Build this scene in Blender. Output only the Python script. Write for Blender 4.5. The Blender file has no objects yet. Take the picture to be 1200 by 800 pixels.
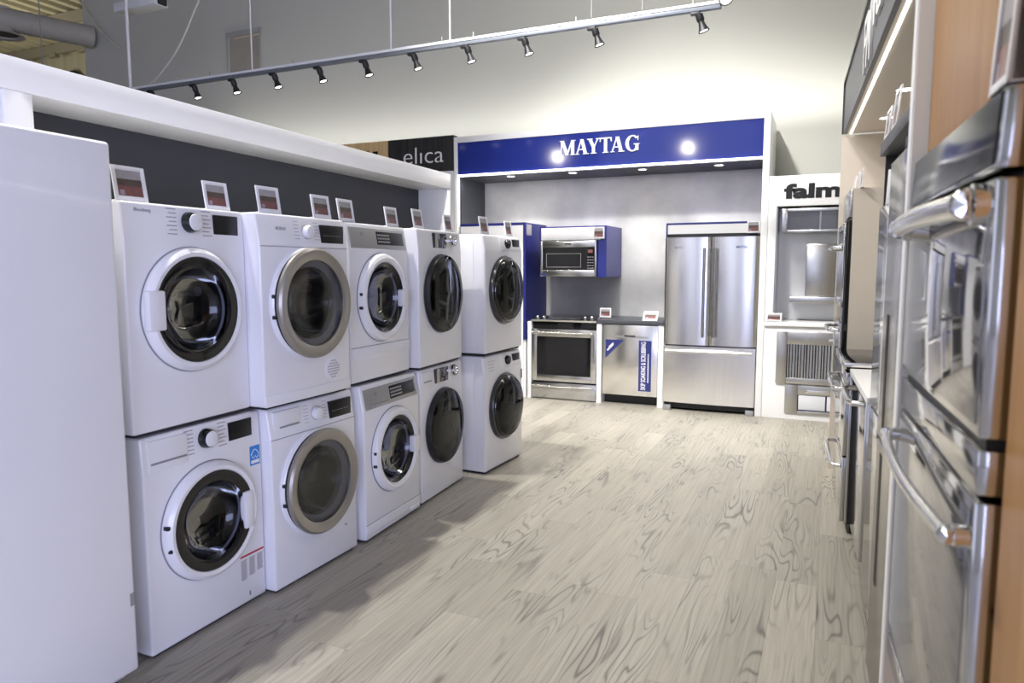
import bpy, bmesh, math, random
from mathutils import Vector, Matrix
random.seed(4)
C = bpy.context.scene.collection
R = math.radians
PI = math.pi

# ---------------------------------------------------------------- materials
MATS = {}
def _new(name):
    m = bpy.data.materials.new(name); m.use_nodes = True
    MATS[name] = m
    nt = m.node_tree
    return m, nt, nt.nodes['Principled BSDF']
def hexlin(r, g, b):
    f = lambda c: (c/255/12.92) if c/255 <= .04045 else ((c/255+.055)/1.055)**2.4
    return (f(r), f(g), f(b), 1)
def pm(name, col, rough=.5, metal=0, coat=0, spec=.5, var=0, scale=8, bump=0, bscale=200, aniso=0):
    """procedural principled material: optional noise variation of colour, fine bump"""
    m, nt, p = _new(name)
    p.inputs['Base Color'].default_value = col
    p.inputs['Roughness'].default_value = rough
    p.inputs['Metallic'].default_value = metal
    p.inputs['Coat Weight'].default_value = coat
    p.inputs['Coat Roughness'].default_value = .06
    p.inputs['Specular IOR Level'].default_value = spec
    p.inputs['Anisotropic'].default_value = aniso
    tc = nt.nodes.new('ShaderNodeTexCoord')
    n = nt.nodes.new('ShaderNodeTexNoise'); n.inputs['Scale'].default_value = scale; n.inputs['Detail'].default_value = 4
    nt.links.new(tc.outputs['Object'], n.inputs['Vector'])
    mr = nt.nodes.new('ShaderNodeMapRange')
    mr.inputs['To Min'].default_value = 1-var; mr.inputs['To Max'].default_value = 1+var
    nt.links.new(n.outputs['Fac'], mr.inputs['Value'])
    mx = nt.nodes.new('ShaderNodeMix'); mx.data_type = 'RGBA'; mx.blend_type = 'MULTIPLY'; mx.inputs[0].default_value = 1
    mx.inputs[6].default_value = col
    nt.links.new(mr.outputs[0], mx.inputs[7]); nt.links.new(mx.outputs[2], p.inputs['Base Color'])
    if bump:
        n2 = nt.nodes.new('ShaderNodeTexNoise'); n2.inputs['Scale'].default_value = bscale; n2.inputs['Detail'].default_value = 3
        nt.links.new(tc.outputs['Object'], n2.inputs['Vector'])
        b = nt.nodes.new('ShaderNodeBump'); b.inputs['Strength'].default_value = bump; b.inputs['Distance'].default_value = .002
        nt.links.new(n2.outputs['Fac'], b.inputs['Height']); nt.links.new(b.outputs[0], p.inputs['Normal'])
    return m
def steel(name, col, rough=.25, streak=(1, 1, .02), amp=.06):
    """brushed steel: noise stretched along the brushing direction drives roughness and tone"""
    m, nt, p = _new(name)
    p.inputs['Metallic'].default_value = 1
    tc = nt.nodes.new('ShaderNodeTexCoord'); mp = nt.nodes.new('ShaderNodeMapping')
    mp.inputs['Scale'].default_value = [s*140 for s in streak]
    nt.links.new(tc.outputs['Object'], mp.inputs['Vector'])
    n = nt.nodes.new('ShaderNodeTexNoise'); n.inputs['Scale'].default_value = 1; n.inputs['Detail'].default_value = 3
    nt.links.new(mp.outputs[0], n.inputs['Vector'])
    mr = nt.nodes.new('ShaderNodeMapRange'); mr.inputs['To Min'].default_value = rough-amp; mr.inputs['To Max'].default_value = rough+amp
    nt.links.new(n.outputs['Fac'], mr.inputs['Value']); nt.links.new(mr.outputs[0], p.inputs['Roughness'])
    mr2 = nt.nodes.new('ShaderNodeMapRange'); mr2.inputs['To Min'].default_value = .93; mr2.inputs['To Max'].default_value = 1.07
    nt.links.new(n.outputs['Fac'], mr2.inputs['Value'])
    mx = nt.nodes.new('ShaderNodeMix'); mx.data_type = 'RGBA'; mx.blend_type = 'MULTIPLY'; mx.inputs[0].default_value = 1
    mx.inputs[6].default_value = col
    nt.links.new(mr2.outputs[0], mx.inputs[7]); nt.links.new(mx.outputs[2], p.inputs['Base Color'])
    return m
def emit(name, col, s):
    m, nt, p = _new(name)
    p.inputs['Base Color'].default_value = (.8, .8, .8, 1)
    p.inputs['Emission Color'].default_value = col; p.inputs['Emission Strength'].default_value = s
    return m
def glass(name, tint, rough=.03, lo=.06, hi=.9):
    m = bpy.data.materials.new(name); m.use_nodes = True; MATS[name] = m
    nt = m.node_tree; nt.nodes.clear()
    o = nt.nodes.new('ShaderNodeOutputMaterial'); mix = nt.nodes.new('ShaderNodeMixShader')
    t = nt.nodes.new('ShaderNodeBsdfTransparent'); t.inputs[0].default_value = tint
    g = nt.nodes.new('ShaderNodeBsdfGlossy'); g.inputs['Roughness'].default_value = rough
    g.inputs[0].default_value = (.9, .92, .95, 1)
    f = nt.nodes.new('ShaderNodeFresnel'); f.inputs[0].default_value = 1.5
    mr = nt.nodes.new('ShaderNodeMapRange'); mr.inputs['From Min'].default_value = .04
    mr.inputs['To Min'].default_value = lo; mr.inputs['To Max'].default_value = hi
    nt.links.new(f.outputs[0], mr.inputs['Value']); nt.links.new(mr.outputs[0], mix.inputs[0])
    nt.links.new(t.outputs[0], mix.inputs[1]); nt.links.new(g.outputs[0], mix.inputs[2]); nt.links.new(mix.outputs[0], o.inputs[0])
    return m
def wood(name, c1, c2, axis='Z', scale=1.0, rough=.4):
    m, nt, p = _new(name)
    p.inputs['Roughness'].default_value = rough
    tc = nt.nodes.new('ShaderNodeTexCoord'); mp = nt.nodes.new('ShaderNodeMapping')
    s = {'Z': (40, 40, 1.6), 'X': (1.6, 40, 40), 'Y': (40, 1.6, 40)}[axis]
    mp.inputs['Scale'].default_value = [v*scale for v in s]
    nt.links.new(tc.outputs['Object'], mp.inputs['Vector'])
    n = nt.nodes.new('ShaderNodeTexNoise'); n.inputs['Scale'].default_value = 1; n.inputs['Detail'].default_value = 6
    n.inputs['Distortion'].default_value = .6
    nt.links.new(mp.outputs[0], n.inputs['Vector'])
    cr = nt.nodes.new('ShaderNodeValToRGB'); cr.color_ramp.elements[0].position = .3; cr.color_ramp.elements[1].position = .7
    cr.color_ramp.elements[0].color = c1; cr.color_ramp.elements[1].color = c2
    nt.links.new(n.outputs['Fac'], cr.inputs[0]); nt.links.new(cr.outputs[0], p.inputs['Base Color'])
    return m

white = pm('white_enamel', (.80, .80, .82, 1), .28, coat=.3, var=.01)
white2 = pm('white_laminate', (.80, .80, .81, 1), .32, var=.01, coat=.2)
whitep = pm('white_plastic', (.78, .78, .80, 1), .35, var=.01)
greyp = pm('silver_plastic', (.36, .36, .36, 1), .3, metal=.5, var=.02)
ringg = pm('satin_silver', (.36, .34, .31, 1), .3, metal=.7, var=.03)
darkrim = pm('dark_chrome', (.10, .10, .105, 1), .22, metal=.8)
displayk = pm('display_black', (.006, .006, .008, 1), .3, var=.02, spec=.3)
black = pm('black_gloss', (.008, .008, .010, 1), .06, var=.02, spec=.5)
blackm = pm('black_matt', (.012, .012, .014, 1), .5, var=.05)
darkgap = pm('dark_rubber', (.012, .012, .018, 1), .7, var=.05)
chrome = pm('chrome', (.80, .80, .82, 1), .08, metal=1, var=.01)
nickel = pm('satin_handle', (.72, .71, .69, 1), .2, metal=1, var=.01)
charcoal = pm('charcoal_panel', (.032, .035, .045, 1), .55, var=.03)
blue = pm('blue_gloss', (.016, .028, .20, 1), .09, spec=.5, var=.02)
bluep = pm('blue_paint', (.016, .022, .16, 1), .35, var=.02)
navy = pm('navy_paint', (.012, .015, .055, 1), .35, var=.02)
slate = pm('slate_counter', (.055, .06, .07, 1), .4, var=.2, scale=60)
greyshelf = pm('grey_shelf', (.05, .05, .055, 1), .45, var=.05)
greyfascia = pm('grey_fascia', (.13, .135, .15, 1), .45, var=.03)
beige = pm('beige_laminate', (.60, .545, .48, 1), .5, var=.02)
stainless = steel('brushed_stainless', (.62, .62, .63, 1), .24)
stainh = steel('brushed_stainless_level', (.62, .62, .63, 1), .24, (.02, 1, 1))
stainm = steel('polished_stainless', (.60, .60, .61, 1), .10, amp=.02)
stainb = steel('bronze_stainless', (.27, .25, .22, 1), .2)
stainf = steel('bright_brushed_stainless', (.86, .85, .84, 1), .22)
handled = pm('dark_satin_handle', (.42, .41, .40, 1), .25, metal=1, var=.01)
hoodst = steel('hood_stainless', (.50, .49, .47, 1), .3)
drumm = steel('drum_steel', (.20, .20, .205, 1), .45, (1, 1, 1))
doorglass = glass('door_glass', (.42, .42, .46, 1), .04, .03, .28)
greyglass = glass('grey_glass', (.50, .50, .51, 1), .07, .06, .5)
smoke = glass('smoked_glass', (.12, .12, .13, 1), .04, .035, .55)
mirrorglass = pm('dark_mirror_glass', (.34, .34, .36, 1), .06, metal=.9, var=.01)
tracky = pm('track_grey', (.20, .22, .25, 1), .35, metal=.3, var=.02)
lens = emit('lamp_lens', (1, .96, .9, 1), 6)
led = emit('led_strip', (1, .95, .88, 1), 6)
down = emit('downlight_lens', (1, .93, .84, 1), 14)
oak = wood('oak_veneer', hexlin(150, 108, 64), hexlin(174, 132, 84))
oakl = wood('light_oak', hexlin(206, 172, 118), hexlin(230, 202, 150))
blackw = wood('black_woodgrain', (.010, .010, .011, 1), (.035, .035, .036, 1), rough=.4)
txtw = pm('white_letters', (.85, .85, .86, 1), .4)
txtk = pm('black_letters', (.006, .006, .007, 1), .35)
txtg = pm('grey_print', (.25, .25, .27, 1), .5)
txtr = pm('red_print', (.45, .02, .04, 1), .45)
txtb = pm('blue_sticker', (.02, .03, .16, 1), .45)
skyb = pm('sky_blue_sticker', (.03, .22, .60, 1), .4)
pr_grey = pm('card_grey', (.34, .32, .33, 1), .35, var=.3, scale=60)
pr_brown = pm('card_brown', (.085, .06, .05, 1), .35, var=.5, scale=50)
pr_red = pm('card_red', (.19, .075, .07, 1), .3, var=.45, scale=70)
pr_lav = pm('card_lilac', (.34, .28, .34, 1), .35, var=.2, scale=60)
cardw = pm('card_frame_white', (.75, .75, .78, 1), .3, var=.01)
rod = pm('white_rod', (.75, .75, .76, 1), .4)
cream = pm('cream_cable', (.55, .54, .46, 1), .5)
ductm = pm('duct_paint', (.42, .40, .36, 1), .55, var=.08, scale=3)
beech = pm('aluminium_trim', (.45, .44, .43, 1), .3, metal=.8)
filt = steel('baffle_steel', (.66, .68, .74, 1), .2)
wirew = pm('thin_wire', (.3, .3, .3, 1), .5)

# ---------------------------------------------------------------- mesh building
class MB:
    def __init__(s): s.v = []; s.f = []; s.m = []; s.sm = []
    def add(s, verts, faces, m=0, smooth=False):
        b = len(s.v); s.v += [tuple(v) for v in verts]
        for f in faces: s.f.append([b+i for i in f]); s.m.append(m); s.sm.append(smooth)
        return s
    def bm(s, bm, m=0, smooth=False, ref=None):
        bm.verts.index_update(); bm.normal_update()
        k = len(s.f)
        s.add([v.co[:] for v in bm.verts], [[v.index for v in f.verts] for f in bm.faces], m, smooth)
        if smooth and ref:
            for i, f in enumerate(bm.faces):
                if any(f.normal.dot(n) > .9995 for n in ref): s.sm[k+i] = False
        bm.free(); return s
    def box(s, x0, x1, y0, y1, z0, z1, m=0, bev=0, seg=2):
        if x0 > x1: x0, x1 = x1, x0
        if y0 > y1: y0, y1 = y1, y0
        if z0 > z1: z0, z1 = z1, z0
        bm = bmesh.new(); bmesh.ops.create_cube(bm, size=1)
        for v in bm.verts: v.co = ((x0+x1)/2+v.co.x*(x1-x0), (y0+y1)/2+v.co.y*(y1-y0), (z0+z1)/2+v.co.z*(z1-z0))
        ref = None
        if bev:
            bev = min(bev, .45*min(x1-x0, y1-y0, z1-z0)); ref = [f.normal.copy() for f in bm.faces]
            bmesh.ops.bevel(bm, geom=bm.edges[:], offset=bev, segments=seg, affect='EDGES', profile=.5)
        return s.bm(bm, m, bool(bev), ref)
    def prism_x(s, poly, x0, x1, m=0, bev=0, seg=2):
        """polygon of (y,z) swept along x"""
        bm = bmesh.new(); n = len(poly)
        a = [bm.verts.new((x0, y, z)) for y, z in poly]; b = [bm.verts.new((x1, y, z)) for y, z in poly]
        bm.faces.new(a); bm.faces.new(b[::-1])
        for i in range(n): bm.faces.new((a[i], b[i], b[(i+1) % n], a[(i+1) % n]))
        bmesh.ops.recalc_face_normals(bm, faces=bm.faces[:])
        ref = [f.normal.copy() for f in bm.faces]
        if bev: bmesh.ops.bevel(bm, geom=bm.edges[:], offset=bev, segments=seg, affect='EDGES', profile=.5)
        return s.bm(bm, m, bool(bev), ref)
    def prism_y(s, poly, y0, y1, m=0, bev=0):
        """polygon of (x,z) swept along y"""
        bm = bmesh.new(); n = len(poly)
        a = [bm.verts.new((x, y0, z)) for x, z in poly]; b = [bm.verts.new((x, y1, z)) for x, z in poly]
        bm.faces.new(a); bm.faces.new(b[::-1])
        for i in range(n): bm.faces.new((a[i], b[i], b[(i+1) % n], a[(i+1) % n]))
        bmesh.ops.recalc_face_normals(bm, faces=bm.faces[:])
        ref = [f.normal.copy() for f in bm.faces]
        if bev: bmesh.ops.bevel(bm, geom=bm.edges[:], offset=bev, segments=2, affect='EDGES', profile=.5)
        return s.bm(bm, m, bool(bev), ref)
    def prism_z(s, poly, z0, z1, m=0, bev=0):
        bm = bmesh.new(); n = len(poly)
        a = [bm.verts.new((x, y, z0)) for x, y in poly]; b = [bm.verts.new((x, y, z1)) for x, y in poly]
        bm.faces.new(a); bm.faces.new(b[::-1])
        for i in range(n): bm.faces.new((a[i], b[i], b[(i+1) % n], a[(i+1) % n]))
        bmesh.ops.recalc_face_normals(bm, faces=bm.faces[:])
        ref = [f.normal.copy() for f in bm.faces]
        if bev: bmesh.ops.bevel(bm, geom=bm.edges[:], offset=bev, segments=2, affect='EDGES', profile=.5)
        return s.bm(bm, m, bool(bev), ref)
    def lathe(s, prof, o, d, n=48, m=0, closed=False):
        """profile of (radius, height) about axis d through o"""
        d = Vector(d).normalized(); o = Vector(o)
        u = d.orthogonal().normalized(); w = d.cross(u)
        vs = []; fs = []
        for r, h in prof:
            for i in range(n):
                a = 2*PI*i/n; vs.append(o+d*h+(u*math.cos(a)+w*math.sin(a))*max(r, 1e-4))
        k = len(prof)
        for j in range(k-1 if not closed else k):
            j2 = (j+1) % k
            for i in range(n):
                i2 = (i+1) % n; fs.append([j*n+i, j*n+i2, j2*n+i2, j2*n+i])
        return s.add(vs, fs, m, True)
    def cyl(s, p0, p1, r0, r1=None, n=24, m=0):
        p0 = Vector(p0); p1 = Vector(p1); r1 = r0 if r1 is None else r1; L = (p1-p0).length
        return s.lathe([(0, 0), (r0, 0), (r1, L), (0, L)], p0, p1-p0, n, m)
    def tube(s, pts, r, n=12, m=0):
        pts = [Vector(p) for p in pts]; vs = []; fs = []
        up = None
        for i, p in enumerate(pts):
            t = (pts[min(i+1, len(pts)-1)]-pts[max(i-1, 0)]).normalized()
            if up is None: up = t.orthogonal().normalized()
            up = (up-t*up.dot(t)).normalized(); w = t.cross(up)
            for k in range(n):
                a = 2*PI*k/n; vs.append(p+(up*math.cos(a)+w*math.sin(a))*r)
        for i in range(len(pts)-1):
            for k in range(n):
                k2 = (k+1) % n; fs.append([i*n+k, i*n+k2, (i+1)*n+k2, (i+1)*n+k])
        fs.append(list(range(n))[::-1]); fs.append([(len(pts)-1)*n+k for k in range(n)])
        return s.add(vs, fs, m, True)
    def frame(s, x0, x1, z0, z1, b, y0, y1, m=0, bev=0):
        """rectangular picture-frame of bar width b standing in the x-z plane"""
        bb = b if isinstance(b, (tuple, list)) else (b, b, b, b)   # left right bottom top
        s.box(x0, x0+bb[0], y0, y1, z0, z1, m, bev); s.box(x1-bb[1], x1, y0, y1, z0, z1, m, bev)
        s.box(x0+bb[0], x1-bb[1], y0, y1, z0, z0+bb[2], m, bev); s.box(x0+bb[0], x1-bb[1], y0, y1, z1-bb[3], z1, m, bev)
        return s
    def build(s, name, mats, parent=None, label=None, hole=None):
        me = bpy.data.meshes.new(name); me.from_pydata(s.v, [], s.f)
        mats = mats if isinstance(mats, (list, tuple)) else [mats]
        for m in mats: me.materials.append(m)
        for p, mi, sm in zip(me.polygons, s.m, s.sm): p.material_index = mi; p.use_smooth = sm
        bm = bmesh.new(); bm.from_mesh(me); bmesh.ops.recalc_face_normals(bm, faces=bm.faces[:]); bm.to_mesh(me); bm.free()
        o = bpy.data.objects.new(name, me); C.objects.link(o)
        if hole: cut(o, hole)
        o.data.set_sharp_from_angle(angle=R(38))
        if parent: o.parent = parent
        if label: o['label'] = label
        return o
def cut(o, hole):
    """bore a round hole (x, z, radius, y0, y1) through o"""
    x, z, r, y0, y1 = hole
    mb = MB(); mb.cyl((x, y0, z), (x, y1, z), r, n=64)
    me = bpy.data.meshes.new('bore'); me.from_pydata(mb.v, [], mb.f)
    bm = bmesh.new(); bm.from_mesh(me); bmesh.ops.remove_doubles(bm, verts=bm.verts[:], dist=3e-4)
    bmesh.ops.recalc_face_normals(bm, faces=bm.faces[:]); bm.to_mesh(me); bm.free()
    c = bpy.data.objects.new('bore', me); C.objects.link(c)
    md = o.modifiers.new('b', 'BOOLEAN'); md.object = c; md.operation = 'DIFFERENCE'; md.solver = 'EXACT'
    dg = bpy.context.evaluated_depsgraph_get()
    new = bpy.data.meshes.new_from_object(o.evaluated_get(dg))
    o.modifiers.clear(); o.data = new
    bpy.data.objects.remove(c)
def thing(name, label, cat, loc=(0, 0, 0), rz=0, group=None):
    o = bpy.data.objects.new(name, None); C.objects.link(o); o.empty_display_size = .1
    o.location = loc; o.rotation_euler = (0, 0, rz)
    o['label'] = label; o['category'] = cat
    if group: o['group'] = group
    return o
def tag(o, label, cat, group=None):
    o['label'] = label; o['category'] = cat
    if group: o['group'] = group
    return o
def struct(o): o['kind'] = 'structure'; return o

def text(s, name, parent, mat, x0, x1, z0, z1, y, depth=.004, rot=0, bold=0, cap=None, space=1.0, fit=True):
    """lettering standing in the x-z plane facing -y, fitted into the box x0..x1, z0..z1; rot turns it in its plane"""
    cu = bpy.data.curves.new(name, 'FONT'); cu.body = s; cu.size = 1; cu.extrude = .02; cu.offset = bold; cu.space_character = space
    cu.resolution_u = 4
    o = bpy.data.objects.new(name, cu); C.objects.link(o)
    dg = bpy.context.evaluated_depsgraph_get()
    me = bpy.data.meshes.new_from_object(o.evaluated_get(dg))
    bpy.data.objects.remove(o); bpy.data.curves.remove(cu)
    pts = [v.co.copy() for v in me.vertices]
    if rot:
        c, sn = math.cos(rot), math.sin(rot)
        pts = [Vector((p.x*c-p.y*sn, p.x*sn+p.y*c, p.z)) for p in pts]
    ax = min(p.x for p in pts); bx = max(p.x for p in pts); ay = min(p.y for p in pts); by = max(p.y for p in pts)
    kx = (x1-x0)/(bx-ax); kz = (z1-z0)/(by-ay)
    if not fit: kx = kz = min(kx, kz)
    for v, p in zip(me.vertices, pts):
        v.co = (x0+(p.x-ax)*kx, y-(p.z+.02)/.04*depth, z0+(p.y-ay)*kz)
    me.materials.clear(); me.materials.append(mat)
    ob = bpy.data.objects.new(name, me); C.objects.link(ob)
    if parent: ob.parent = parent
    return ob

# ---------------------------------------------------------------- camera
cam = bpy.data.cameras.new('camera'); co = bpy.data.objects.new('camera', cam); C.objects.link(co)
cam.sensor_width = 36; cam.lens = 36*836.16/1200; cam.clip_start = .02; cam.clip_end = 100
co.location = (0, 0, 1.4606)
co.rotation_euler = (R(90-5.846), R(.06), R(24.003))
cam.dof.use_dof = True; cam.dof.focus_distance = 4.6; cam.dof.aperture_fstop = 3.6
bpy.context.scene.camera = co

# row frame of the right-hand run of appliances
AR = R(2.7)
U = Vector((-math.sin(AR), math.cos(AR), 0)); WV = Vector((math.cos(AR), math.sin(AR), 0))
def row(u_far, w, z=0):
    p = U*u_far+WV*w; return (p.x, p.y, z)
RZR = R(-90)+AR

# ---------------------------------------------------------------- setting
def floor_mat():
    m, nt, p = _new('vinyl_plank')
    N = nt.nodes.new; L = nt.links.new
    def math_(op, a, b=None, c=None):
        n = N('ShaderNodeMath'); n.operation = op
        for i, v in enumerate((a, b, c)):
            if v is None: continue
            if isinstance(v, (int, float)): n.inputs[i].default_value = v
            else: L(v, n.inputs[i])
        return n.outputs[0]
    tc = N('ShaderNodeTexCoord'); sx = N('ShaderNodeSeparateXYZ'); L(tc.outputs['Object'], sx.inputs[0])
    x, y = sx.outputs[0], sx.outputs[1]
    col = math_('FLOOR', math_('DIVIDE', x, .182))
    wn = N('ShaderNodeTexWhiteNoise'); wn.noise_dimensions = '1D'; L(col, wn.inputs['W'])
    ys = math_('DIVIDE', math_('ADD', y, math_('MULTIPLY', wn.outputs['Value'], 1.22)), 1.22)
    rowi = math_('FLOOR', ys)
    cb = N('ShaderNodeCombineXYZ'); L(col, cb.inputs[0]); L(rowi, cb.inputs[1])
    wn2 = N('ShaderNodeTexWhiteNoise'); wn2.noise_dimensions = '3D'; L(cb.outputs[0], wn2.inputs['Vector'])
    # per plank shifted coordinates
    sc = N('ShaderNodeVectorMath'); sc.operation = 'SCALE'; L(wn2.outputs['Color'], sc.inputs[0]); sc.inputs['Scale'].default_value = 30
    ad = N('ShaderNodeVectorMath'); ad.operation = 'ADD'; L(tc.outputs['Object'], ad.inputs[0]); L(sc.outputs[0], ad.inputs[1])
    mp = N('ShaderNodeMapping'); mp.inputs['Scale'].default_value = (9.5, 1.05, 1); L(ad.outputs[0], mp.inputs['Vector'])
    n1 = N('ShaderNodeTexNoise'); n1.inputs['Scale'].default_value = 1; n1.inputs['Detail'].default_value = 1.5; n1.inputs['Roughness'].default_value = .4
    n1.inputs['Distortion'].default_value = .5
    L(mp.outputs[0], n1.inputs['Vector'])
    ringf = math_('SINE', math_('MULTIPLY', n1.outputs['Fac'], 75))
    ringl = math_('POWER', math_('MULTIPLY_ADD', ringf, .5, .5), 6)
    # strength of the figure varies
    mp3 = N('ShaderNodeMapping'); mp3.inputs['Scale'].default_value = (4, 1.2, 1); L(ad.outputs[0], mp3.inputs['Vector'])
    n3 = N('ShaderNodeTexNoise'); n3.inputs['Scale'].default_value = 1; n3.inputs['Detail'].default_value = 2; L(mp3.outputs[0], n3.inputs['Vector'])
    figs = N('ShaderNodeMapRange'); figs.inputs['From Min'].default_value = .42; figs.inputs['From Max'].default_value = .68; L(n3.outputs['Fac'], figs.inputs['Value'])
    # fine streaks
    mp2 = N('ShaderNodeMapping'); mp2.inputs['Scale'].default_value = (95, 2.2, 1); L(ad.outputs[0], mp2.inputs['Vector'])
    n2 = N('ShaderNodeTexNoise'); n2.inputs['Scale'].default_value = 1; n2.inputs['Detail'].default_value = 4; L(mp2.outputs[0], n2.inputs['Vector'])
    streak = N('ShaderNodeMapRange'); streak.inputs['From Min'].default_value = .25; streak.inputs['From Max'].default_value = .75
    streak.inputs['To Min'].default_value = .82; streak.inputs['To Max'].default_value = 1.14; L(n2.outputs['Fac'], streak.inputs['Value'])
    tone = N('ShaderNodeMapRange'); tone.inputs['To Min'].default_value = .86; tone.inputs['To Max'].default_value = 1.08; L(wn2.outputs['Value'], tone.inputs['Value'])
    fig = math_('SUBTRACT', 1, math_('MULTIPLY', math_('MULTIPLY', ringl, figs.outputs[0]), .62))
    mpk = N('ShaderNodeMapping'); mpk.inputs['Scale'].default_value = (5.2, 1.7, 1); L(ad.outputs[0], mpk.inputs['Vector'])
    vk = N('ShaderNodeTexVoronoi'); vk.inputs['Scale'].default_value = 1; L(mpk.outputs[0], vk.inputs['Vector'])
    kn = N('ShaderNodeMapRange'); kn.interpolation_type = 'SMOOTHSTEP'; kn.inputs['From Min'].default_value = .02; kn.inputs['From Max'].default_value = .13
    kn.inputs['To Min'].default_value = .42; kn.inputs['To Max'].default_value = 1; L(vk.outputs['Distance'], kn.inputs['Value'])
    sk = N('ShaderNodeSeparateColor'); L(vk.outputs['Color'], sk.inputs[0])
    knot = math_('MAXIMUM', kn.outputs[0], math_('GREATER_THAN', sk.outputs[0], .30))
    fig = math_('MULTIPLY', fig, knot)
    v = math_('MULTIPLY', math_('MULTIPLY', streak.outputs[0], tone.outputs[0]), fig)
    # seams
    fx = math_('FRACT', math_('DIVIDE', x, .182)); fy = math_('FRACT', ys)
    seamx = math_('GREATER_THAN', math_('ABSOLUTE', math_('SUBTRACT', fx, .5)), .4935)
    seamy = math_('GREATER_THAN', math_('ABSOLUTE', math_('SUBTRACT', fy, .5)), .4992)
    seam = math_('SUBTRACT', 1, math_('MULTIPLY', math_('MAXIMUM', seamx, seamy), .30))
    v = math_('MULTIPLY', v, seam)
    mx = N('ShaderNodeMix'); mx.data_type = 'RGBA'; mx.blend_type = 'MULTIPLY'; mx.inputs[0].default_value = 1
    hue = N('ShaderNodeMix'); hue.data_type = 'RGBA'; L(n3.outputs['Fac'], hue.inputs[0])
    hue.inputs[6].default_value = (.365, .338, .278, 1); hue.inputs[7].default_value = (.365, .345, .305, 1)
    L(hue.outputs[2], mx.inputs[6]); L(v, mx.inputs[7]); L(mx.outputs[2], p.inputs['Base Color'])
    p.inputs['Roughness'].default_value = .42
    p.inputs['Specular IOR Level'].default_value = .4
    return m
fl = MB().box(-26, 4, -8, 16, -.1, 0).build('floor', floor_mat()); struct(fl)
wallm = pm('grey_wall_paint', (.60, .60, .54, 1), .75, var=.02, scale=2, bump=.1)
struct(MB().box(-11.22, 4, 8.15, 8.35, 0, 7.1).build('wall_back', wallm))
wr = MB().box(0, 7.7, .95, 1.1, 0, 7.1).build('wall_right', wallm); wr.location = row(8.0, 0.10); wr.rotation_euler = (0, 0, RZR); struct(wr)
sid = wood('cream_siding', hexlin(150, 143, 118), hexlin(172, 165, 138), 'Z', .12, .7)
struct(MB().box(-26, -9, 13.0, 13.2, 0, 7.3).build('wall_far', sid))
struct(MB().box(-26.2, -26, -8, 15, 0, 7.3).build('wall_left', wallm))
struct(MB().box(-26, -7, -8.2, -8, 0, 7.3).build('wall_front', wallm))
struct(MB().box(-2.0, .6, -8.2, -8, 0, 7.3).build('wall_front', wallm))  # unseen pier, added to put dark streaks into the stainless reflections
deckm = pm('roof_deck', (.40, .36, .23, 1), .7, var=.25, scale=1.2)
dk = MB()
poly = []
xx = -26.0
while xx < 4:
    poly += [(xx, 7.2), (xx+.16, 7.2), (xx+.20, 7.28), (xx+.36, 7.28)]; xx += .40
top = [(p[0], 7.4) for p in (poly[-1], poly[0])]
b_ = len(poly)
vs = [(x, -8, z) for x, z in poly]+[(x, 15, z) for x, z in poly]
dk.add(vs, [[i, i+1, b_+i+1, b_+i] for i in range(b_-1)])
dk.box(-26, 4, -8, 15, 7.38, 7.45)
struct(dk.build('ceiling', deckm))
joistm = pm('joist_paint', (.20, .18, .13, 1), .6, var=.1)
for k, yy in enumerate((9.6, 11.2, 12.6)):
    j = MB().box(-26, -9.5, yy-.04, yy+.04, 6.95, 7.19)
    for q in range(14): j.box(-25.6+q*1.15, -25.3+q*1.15, yy-.06, yy+.06, 6.88, 6.98)
    struct(j.build('trim_%d' % (k+1), joistm))

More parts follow.
